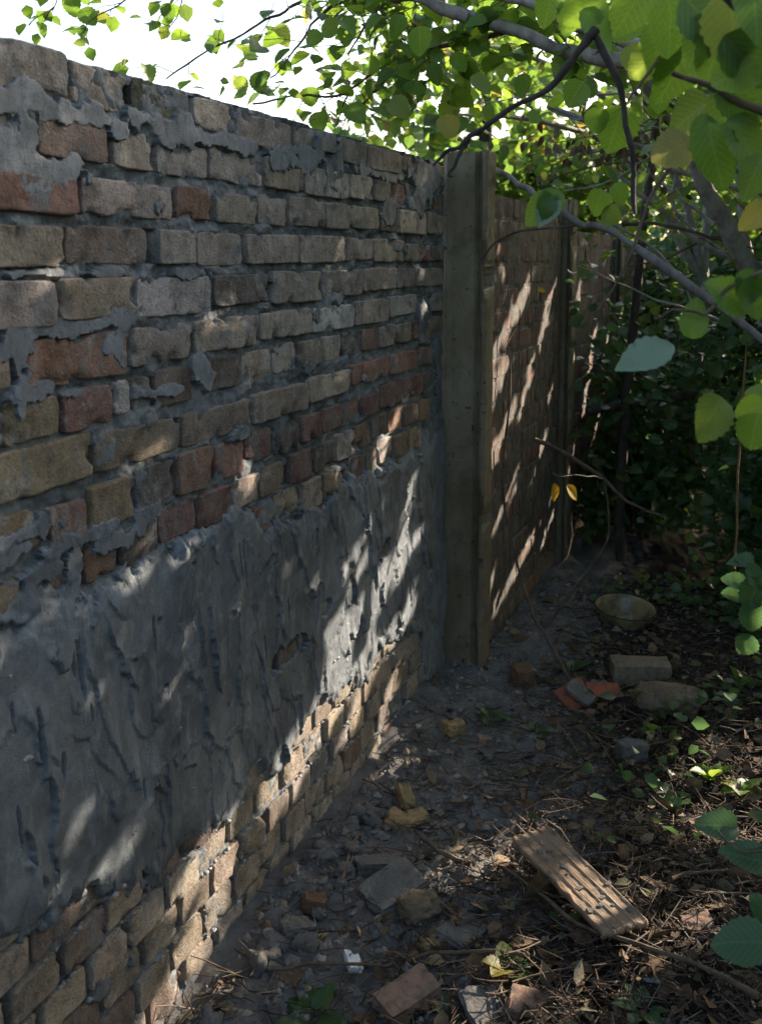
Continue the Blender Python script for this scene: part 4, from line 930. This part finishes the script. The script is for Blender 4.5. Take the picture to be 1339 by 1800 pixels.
# ------------------------------------------------------------------ rubble and things on the ground
def rock_mesh(name, dims, mat, seed, box=0.5, n=14, rough=0.12, smooth=True):
    u = np.linspace(-1, 1, n); fs = []; Vs = []; off = 0
    for ax in range(3):
        for sg in (-1, 1):
            A, B = np.meshgrid(u, u, indexing='ij'); C = np.full_like(A, sg)
            p = [None]*3; p[ax] = C; p[(ax+1) % 3] = A; p[(ax+2) % 3] = B
            V = np.stack(p, -1).reshape(-1, 3); I = np.arange(n*n).reshape(n, n)+off
            q = np.stack([I[:-1, :-1], I[1:, :-1], I[1:, 1:], I[:-1, 1:]], -1).reshape(-1, 4)
            fs.append(q if sg > 0 else q[:, ::-1]); Vs.append(V); off += n*n
    V = np.vstack(Vs); sph = V/np.linalg.norm(V, axis=1, keepdims=True); V = V*box+sph*(1-box)*1.25
    k = 1+rough*fbm(V[:, 0]*1.3+seed, V[:, 1]*1.3, V[:, 2]*1.3, 5, 4)
    k += rough*0.25*fbm(V[:, 0]*6+seed, V[:, 1]*6, V[:, 2]*6, 8, 3)
    V = V*k[:, None]*np.array(dims)/2
    return mesh_np(name, V, np.vstack(fs), mat, smooth)
M_TAN = m_simple('broken_brick', (0.27, 0.155, 0.105), (0.17, 0.13, 0.10), 18, 0.92, .004)
M_YBR = m_simple('yellow_brick_chip', (0.30, 0.20, 0.09), (0.20, 0.15, 0.09), 22, 0.92, .004)
M_GST = m_simple('grey_rubble', (0.09, 0.082, 0.075), (0.19, 0.18, 0.165), 18, 0.95, .005)
M_DST = m_simple('mossy_stone', (0.11, 0.082, 0.05), (0.21, 0.165, 0.11), 16, 0.95, .006)
M_WHT = m_simple('white_glazed_chip', (0.62, 0.62, 0.60), (0.75, 0.74, 0.72), 8, 0.5, .001, dirt=0.15)
M_ORT = m_simple('orange_tile', (0.30, 0.085, 0.04), (0.14, 0.07, 0.045), 12, 0.85, .002)
M_BRB = m_simple('brown_block', (0.10, 0.055, 0.03), (0.17, 0.10, 0.06), 14, 0.9, .004)
def gobj(name, px, py, dims, mat, label, cat, rot=(0, 0, 0), box=.8, rough=.10, lift=0.4, group=None, seed=None, n=18):
    dims = tuple(d*0.78 for d in dims); lift *= 0.8; rough *= 1.3
    P = gpt(px, py, 0.0); z = float(gz(P[0], P[1]))
    o = part(name, rock_mesh(name, dims, mat, seed or px*.37, box, n, rough), None, (P[0], P[1], z+dims[2]*lift), tuple(R(a) for a in rot)); tag(o, label, cat, group); return o
gb = 'bricks and stones lying on the ground'
gobj('brick', 715, 1738, (.155, .085, .055), M_TAN, 'broken pinkish brick lying flat at the bottom of the path', 'brick', (6, -4, 38), .93, .05, .45, gb)
gobj('tile_chip', 620, 1670, (.035, .06, .015), M_WHT, 'small white chip on the rubble above the broken pinkish brick', 'tile chip', (10, 15, 20), .97, .04, .9)
gobj('brick_chip', 712, 1402, (.045, .085, .05), M_YBR, 'tall curved yellow brick chip, rear one of three beside the wall', 'brick chip', (25, 10, 20), .75, .16, .5, gb)
gobj('brick_chip', 735, 1432, (.06, .055, .03), M_YBR, 'squarish yellow brick chip, right one of three beside the wall', 'brick chip', (12, 0, 30), .85, .1, .6, gb)
gobj('brick_chip', 706, 1442, (.085, .055, .035), M_YBR, 'wedge shaped yellow brick chip, front one of three beside the wall', 'brick chip', (8, 10, -25), .8, .14, .5, gb)
gobj('stone', 797, 1285, (.08, .06, .05), M_YBR, 'rough yellow stone near the foot of the concrete post', 'stone', (0, 10, 40), .6, .25, .4, gb)
gobj('stone', 851, 1296, (.05, .04, .03), M_TAN, 'small orange tan stone right of the rough yellow stone', 'stone', (0, 10, 10), .8, .14, .4, gb)
gobj('brick', 1125, 1190, (.235, .12, .085), m_simple('cut_stone', (0.17, 0.13, 0.08), (0.24, 0.20, 0.14), 12, .93, .005), 'squared mossy block standing in the litter below the basin', 'stone block', (0, 0, -3), .93, .04, .5, gb)
gobj('stone', 1170, 1248, (.235, .15, .10), M_DST, 'large round flat stone in front of the squared block', 'stone', (0, 3, -5), .45, .10, .45, gb, n=20)
gobj('stone', 1108, 1325, (.10, .06, .075), M_GST, 'small grey broken block between the round stone and the ribbed tile', 'stone block', (0, 5, 15), .9, .08, .4, gb)
gobj('stump', 917, 1195, (.085, .08, .09), M_BRB, 'dark brown block standing by the foot of the far wall', 'block', (4, 3, 20), .8, .08, .45, gb)
gobj('slab', 690, 1560, (.17, .11, .035), M_GST, 'flat grey mortar slab leaning in the rubble at the centre left', 'slab', (10, -8, 38), .9, .10, .6, gb, n=18)
gobj('stone', 665, 1518, (.14, .05, .045), M_GST, 'narrow pinkish grey stone lying behind the flat mortar slab', 'stone', (0, 6, 12), .85, .12, .5, gb)
gobj('slab', 815, 1625, (.13, .09, .014), M_GST, 'thin grey slab pointing right, left of the ribbed tile', 'slab', (5, 6, 50), .95, .05, .8, gb)
gobj('stone', 735, 1588, (.10, .08, .06), M_DST, 'dark lump of rubble under the right end of the flat mortar slab', 'stone', (0, 0, 30), .5, .2, .4, gb)
gobj('stone', 757, 1645, (.055, .04, .03), M_YBR, 'pale yellow stone chip right of the white chip', 'stone', (0, 20, 30), .6, .25, .5, gb)
gobj('slab', 855, 1765, (.09, .13, .02), M_GST, 'grey dusty slab with a rounded top at the bottom edge', 'slab', (8, 0, 20), .8, .08, .6, gb)
gobj('slab', 935, 1770, (.11, .08, .02), M_TAN, 'sunlit tan slab beside the grey dusty slab at the bottom edge', 'slab', (5, 4, -20), .85, .10, .6, gb)
gobj('stone', 1226, 1650, (.075, .06, .025), M_TAN, 'flat wedge of brick at the right, below the ribbed tile', 'stone', (10, -8, 10), .85, .12, .6, gb)
gobj('stone', 860, 1320, (.05, .03, .02), M_GST, 'small pale grey stone below the orange tan stone', 'stone', (0, 5, 60), .8, .14, .5, gb)
gobj('stump', 940, 1575, (.035, .03, .085), m_simple('rotten_wood', (0.10, 0.06, 0.02), (0.05, 0.035, 0.02), 20, .9, .006), 'short rotten piece of wood poking up left of the ribbed tile', 'wood', (15, 25, 10), .7, .2, .5)
gobj('stone', 552, 1585, (.06, .04, .04), M_BRB, 'small brown brick fragment close to the wall foot', 'stone', (0, 15, 5), .85, .14, .5, gb)
gobj('stone', 523, 1625, (.08, .06, .05), M_GST, 'grey clod beside the small brown brick fragment', 'stone', (0, 5, 15), .6, .2, .4, gb)
rr = random.Random(3)
gl = 0
# loose mortar clods along the wall foot
for k in range(46):
    t = rr.random(); px = 340+(t*440)+rr.uniform(8, 90)*(1.2-t*.7); py = 1790-(t**0.92)*560+rr.uniform(-10, 30); sz = rr.uniform(.022, .06)
    P = gpt(px, py)
    if wall_dist(P[0], P[1]) < 0.04: continue
    o = gobj('mortar_clod', px, py, (sz, sz*rr.uniform(.6, 1), sz*rr.uniform(.5, .8)), M_GST, 'grey clod of fallen mortar along the foot of the brick wall', 'mortar clod', (rr.uniform(-20, 20), rr.uniform(-20, 20), rr.uniform(0, 180)), .45, .3, .3, 'mortar clods along the wall foot', n=8)
# orange broken tile with mortar
P = gpt(1030, 1235); e = empty('broken_tile', (P[0], P[1], float(gz(P[0], P[1])))); tag(e, 'broken orange clay tile with grey mortar on it, left of the round stone', 'broken tile')
part('shard', rock_mesh('shard', (.11, .085, .014), M_ORT, 3, .97, 8, .04), e, (-.035, 0, .03), (R(30), R(-12), R(35)))
part('shard', rock_mesh('shard', (.12, .05, .016), M_ORT, 9, .97, 8, .05), e, (.06, .035, .03), (R(40), R(10), R(20)))
part('mortar_lump', rock_mesh('mortar_lump', (.06, .085, .012), M_GST, 5, .8, 8, .14), e, (-.02, -.008, .042), (R(32), R(-12), R(55)))
# enamel basin
P = gpt(1095, 1098); M_EN = m_simple('chipped_cream_enamel', (0.24, 0.19, 0.09), (0.13, 0.10, 0.05), 10, 0.35, .0005, .5, lo=.45, hi=.7)
e = empty('enamel_basin', (P[0], P[1], float(gz(P[0], P[1]))-.015)); e.rotation_euler = (R(7), R(3), 0); tag(e, 'old cream enamel basin with a dark rim and rusty chips, sitting in the undergrowth', 'basin')
prof = [(0, .0), (.055, .0), (.075, .006), (.095, .035), (.106, .065), (.112, .078), (.108, .079), (.101, .066), (.090, .037), (.070, .010), (0, .004)]
ns = 40; V = []; 
for (r_, z_) in prof:
    for k in range(ns): a = 2*math.pi*k/ns; V.append((r_*math.cos(a), r_*math.sin(a), z_))
Qb = [(i*ns+k, i*ns+(k+1) % ns, (i+1)*ns+(k+1) % ns, (i+1)*ns+k) for i in range(1, len(prof)-2) for k in range(ns)]
Qb = np.array(Qb); capb = np.array([[1*ns+k for k in range(ns)][::-1], [(len(prof)-2)*ns+k for k in range(ns)]])
part('bowl', mesh_np('bowl', V, [Qb, capb], M_EN), e)
ring = [(0.1125*math.cos(a), 0.1125*math.sin(a), .079) for a in np.linspace(0, 2*math.pi, 25)]
part('rim', tube('rim', ring, .0028, .0028, M_BARKD, 6, 0.0), e)
sp_ = [(random.uniform(3.3, 6.0), random.uniform(.015, .06)) for k in range(9)]
for a, z_ in sp_:
    rr_ = np.interp(z_, [.006, .035, .065], [.075, .095, .106])+.0006
    part('rust_chip', rock_mesh('rust_chip', (.018, .003, .010), M_BARKD, a*9, .4, 5, .3), e, (rr_*math.cos(a), rr_*math.sin(a), z_), (0, 0, a+math.pi/2))
# ribbed clay tile
c4 = [gpt(898, 1482, .03), gpt(962, 1460, .03), gpt(1137, 1630, .05), gpt(1062, 1652, .05)]
A, B_, C_, D_ = [np.array(c) for c in c4]; cen = (A+B_+C_+D_)/4
cen_z = GZ0; e = empty('ribbed_tile', (cen[0], cen[1], GZ0)); tag(e, 'long reddish brown ribbed panel lying on the litter, edges chipped and dusted with mortar', 'ribbed panel')
M_RIB = m_simple('ribbed_clay', (0.27, 0.175, 0.105), (0.20, 0.155, 0.115), 9, .85, .003)
nu, nv = 50, 70
def prof_h(u):
    f = (u*4) % 1.0; i = u*4
    return 0.002*(f > 0.80)-0.003*(f < 0.07)
V = []; 
for lay in (0, 1):
    for i in range(nu):
        for j in range(nv):
            u = i/(nu-1); v = j/(nv-1)
            p = (A*(1-u)+B_*u)*(1-v)+(D_*(1-u)+C_*u)*v-np.array([cen[0], cen[1], GZ0])
            ch = 0.02*max(0, noise(np.array([v*9]), np.array([u*2.0]), 0, 12)[0]) if u > .8 else 0
            if lay == 0: p = p+np.array([0, 0, .012+prof_h(u)+0.0007*noise(np.array([u*30]), np.array([v*30]), 0, 2)[0]])
            p[0] += 0.003*noise(np.array([v*14]), np.array([u]), 0, 3)[0]*(u < .05 or u > .95); p[1] += 0.004*noise(np.array([u*14]), np.array([v]), 0, 4)[0]*(v < .04 or v > .96)
            V.append(p)
I = np.arange(nu*nv).reshape(nu, nv); J_ = I+nu*nv
Qt = [np.stack([I[:-1, :-1], I[1:, :-1], I[1:, 1:], I[:-1, 1:]], -1).reshape(-1, 4), np.stack([J_[:-1, :-1], J_[:-1, 1:], J_[1:, 1:], J_[1:, :-1]], -1).reshape(-1, 4)]
bd = list(I[0, :])+list(I[1:, -1])+list(I[-1, -2::-1])+list(I[-2:0:-1, 0]); bd = np.array(bd); nb = np.roll(bd, -1)
Qt.append(np.stack([bd, nb, nb+nu*nv, bd+nu*nv], -1))
part('panel', mesh_np('panel', V, np.vstack(Qt), M_RIB, True), e)
for k in range(4):
    u = (k+0.97)/4; a = (A*(1-u)+B_*u)-np.array([cen[0], cen[1], GZ0])+np.array([0, 0, .0125]); b = (D_*(1-u)+C_*u)-np.array([cen[0], cen[1], GZ0])+np.array([0, 0, .0125])
    part('rib', tube('rib', [a+(b-a)*.01, a*.66+b*.34, a*.33+b*.67, a+(b-a)*.985], .0024, .0024, M_RIB, 6, .0002), e)
for k in range(16):
    u, v = random.random(), random.random(); p = (A*(1-u)+B_*u)*(1-v)+(D_*(1-u)+C_*u)*v-np.array([cen[0], cen[1], GZ0])
    s = random.uniform(.004, .012); part('mortar_crumb', rock_mesh('mortar_crumb', (s*1.6, s, s*.5), M_GST, k*3.1, .5, 5, .3), e, (p[0], p[1], p[2]+.013), (0, 0, random.random()*3))

# long twigs on the ground
def gpath(l, r0, r1, label, mat=M_TWIG, h=.015):
    p = []
    for i, (x, y) in enumerate(l):
        q = gpt(x, y); q[2] = float(gz(q[0], q[1]))+h+random.uniform(0, .01); p.append(q)
    b = p[0]; o = part('stick', tube('stick', np.array(p)-b, r0, r1, mat, 6, .007), None, tuple(b)); tag(o, label, 'stick', 'sticks lying on the ground')
gpath([(885,1530),(950,1590),(1010,1650),(1120,1710),(1250,1770),(1330,1815)], .0035, .0055, 'long thin stick running past the ribbed tile to the lower right corner', h=.03)
gpath([(470,1700),(560,1692),(680,1682),(760,1670),(870,1680),(930,1690)], .003, .0045, 'bent stick lying across the rubble behind the pinkish brick')
gpath([(740,1475),(790,1510),(830,1525)], .006, .008, 'short thick grey stick on the dusty patch')
gpath([(600,1560),(615,1500),(640,1455)], .004, .003, 'dry stick pointing away, next to the wall foot')
gpath([(745,1565),(775,1595),(805,1625)], .003, .003, 'thin dark stick right of the flat mortar slab')
gpath([(770,1580),(810,1612)], .003, .003, 'short dark stick beside the thin grey slab')
gpath([(950,1400),(990,1365),(1040,1340)], .004, .003, 'pale stick behind the ribbed tile')
gpath([(1180,1590),(1250,1575),(1345,1550)], .004, .003, 'dark stick at the right edge above the brick wedge', h=.03)
gpath([(900,1735),(1000,1720),(1120,1700),(1180,1690)], .002, .002, 'fine pale stick near the bottom right')
gpath([(1045,1300),(1100,1330),(1170,1310),(1250,1330)], .003, .002, 'curved stick in front of the round stone')
gpath([(735,1300),(760,1200),(790,1150)], .004, .003, 'pale cane leaning on the wall foot beside the post', h=.0)

# small plants on the ground
def weed(px, py, n, size, label, kind='long', mat=M_LEAF2, spread=.05, up=.6):
    P = gpt(px, py); P[2] = float(gz(P[0], P[1])); pl = Plant('weed', label, 'weed', P, 'weeds on the ground', mat, kind)
    for k in range(n):
        a = 2*math.pi*k/n+random.uniform(-.3, .3); d = np.array([math.cos(a), math.sin(a), up*random.uniform(.5, 1.4)]); pl.leaf(P+d*.01, d, np.array([-math.cos(a)*.4, -math.sin(a)*.4, 1.0]), size*random.uniform(.7, 1.15), True)
    pl.stem([P-np.array([0, 0, .02]), P+np.array([0, 0, .03])], .003, .002, M_TWIG, 'stem', 5); pl.build(60, carve=False)
weed(550, 1768, 7, .085, 'broad leaved green weed at the bottom edge near the wall')
weed(790, 1755, 4, .05, 'small weed with blue green leaves right of the pinkish brick', 'round')
weed(1005, 1180, 5, .06, 'low green weed behind the broken orange tile', 'round')
weed(860, 1265, 4, .05, 'low green weed near the foot of the first post', 'round')
weed(1250, 1370, 9, .055, 'sunlit bright green weed at the right of the path', 'long', M_LEAF3, up=1.4)
weed(1180, 1400, 7, .05, 'small shaded weed left of the sunlit weed', 'round')
weed(985, 1625, 3, .045, 'pair of pale green leaves at the left side of the ribbed tile', 'long', M_LEAF3)
weed(1300, 1395, 7, .05, 'weed with sunlit leaves at the right edge', 'round', M_LEAF3)
weed(895, 1700, 6, .05, 'green weed left of the sunlit tan slab', 'round', M_LEAF3)
weed(940, 1290, 4, .045, 'tiny weed in the litter left of the grey block', 'round')
weed(1130, 1790, 6, .05, 'dark weed at the bottom edge right of the tan slab', 'long')

# litter
def grey(px, py): return np.maximum(np.exp(-((px-(1900-py)*0.62-380)/240)**2), 0.95*np.exp(-((px-790)/150)**2-((py-1400)/120)**2))
def scatter_xy(n, dens):
    out = []
    while len(out) < n:
        px = rng.uniform(250, 1400, 4000); py = 455+1/rng.uniform(1/1450., 1/560., 4000); k = dens(px, py) > rng.random(4000)
        for x, y in zip(px[k], py[k]):
            P = gpt(x, y)
            if wall_dist(P[0], P[1]) > 0.03: out.append((P[0], P[1]))
            if len(out) >= n: break
    a = np.array(out[:n]); return np.stack([a[:, 0], a[:, 1], gz(a[:, 0], a[:, 1])], 1)
# crumbs
P = scatter_xy(10500, lambda x, y: 0.12+0.88*grey(x, y))
ico = np.array([(0,0,1),(.9,0,.2),(.2,.9,.15),(-.8,.4,.2),(-.6,-.7,.1),(.4,-.85,.2),(0,0,-.5)]); icf = np.array([(0,1,2),(0,2,3),(0,3,4),(0,4,5),(0,5,1),(6,2,1),(6,3,2),(6,4,3),(6,5,4),(6,1,5)])
sz = 0.002+0.013*rng.random(len(P))**6; sc = sz[:, None, None]*rng.uniform(.5, 1.4, (len(P), 1, 3)); jt = 1+0.25*rng.normal(size=(len(P), 7, 1))
an = rng.uniform(0, 6.28, len(P)); V = ico[None]*jt*sc; ca, sa = np.cos(an)[:, None], np.sin(an)[:, None]
V = np.stack([V[..., 0]*ca-V[..., 1]*sa, V[..., 0]*sa+V[..., 1]*ca, V[..., 2]], -1)+P[:, None]
M_CRUMB = m_simple('mortar_crumbs', None, (0.08, 0.075, 0.07), 30, .95, .002, .2, [(0, (0.12, .115, .11)), (.55, (.22, .21, .20)), (.8, (.30, .22, .14)), (.9, (.40, .39, .37)), (1, (.20, .09, .05))], dirt=.3)
part('rubble_crumbs', mesh_np('rubble_crumbs', V.reshape(-1, 3), (icf[None]+np.arange(len(P))[:, None, None]*7).reshape(-1, 3), M_CRUMB, False), kind='stuff')
# dry leaves
P = scatter_xy(3400, lambda x, y: 1-0.93*grey(x, y)); P[:, 2] += rng.uniform(0.001, .018, len(P))
d = rng.normal(size=(len(P), 3))*np.array([1, 1, .35]); nn = rng.normal(size=(len(P), 3))*.55+np.array([0, 0, 1])
part('leaf_litter', bake_leaves('leaf_litter', P, d, nn, 0.008+.046*rng.random(len(P))**2.4, 'long', M_DRY), kind='stuff')
# fine twigs
P = scatter_xy(9000, lambda x, y: 1-0.88*grey(x, y)); P[:, 2] += rng.uniform(0.002, .02, len(P)); L = 0.02+0.10*rng.random(len(P))**2; a = rng.uniform(0, 6.28, len(P))
dr = np.stack([np.cos(a), np.sin(a), rng.normal(size=len(P))*.16], 1); si = np.stack([-np.sin(a), np.cos(a), a*0], 1); up = np.array([0, 0, 1.0]); r_ = rng.uniform(.0006, .0022, len(P))
V = []
for t, k in ((0, 1), (.5, .9), (1, .5)):
    c = P+dr*(L*t)[:, None]+(si*(L*.08*(t == .5)*rng.normal(size=len(P)))[:, None])
    for q in range(3):
        V.append(c+(r_*k)[:, None]*(si*math.cos(2.09*q)+up*math.sin(2.09*q)))
V = np.stack(V, 1); fq = [(g*3+q, g*3+(q+1) % 3, (g+1)*3+(q+1) % 3, (g+1)*3+q) for g in range(2) for q in range(3)]
M_TW2 = m_simple('dry_twigs', None, (0.05, 0.035, 0.025), 60, .9, .002, .2, [(0, (.04, .027, .018)), (.7, (.10, .07, .047)), (1, (.32, .26, .2))], dirt=.3)
part('twig_litter', mesh_np('twig_litter', V.reshape(-1, 3), (np.array(fq)[None]+np.arange(len(P))[:, None, None]*9).reshape(-1, 4), M_TW2), kind='stuff')
# green ground cover on the right
P = scatter_xy(1000, lambda x, y: np.clip((x-1000)/300, 0, 1)*np.clip((1500-y)/300+.15, 0, 1)); bp = gpt(1100, 1150); P = P[np.hypot(P[:, 0]-bp[0], P[:, 1]-bp[1]) > 0.42]; P[:, 2] += rng.uniform(.01, .09, len(P))
d = rng.normal(size=(len(P), 3))*np.array([1, 1, .5]); nn = rng.normal(size=(len(P), 3))*.45+np.array([0, 0, 1]); ok = ~in_beam(P, 0.02)
part('ground_cover', bake_leaves('ground_cover', P[ok], d[ok], nn[ok], rng.uniform(.02, .05, len(P))[ok], 'round', M_LEAF2), kind='stuff')
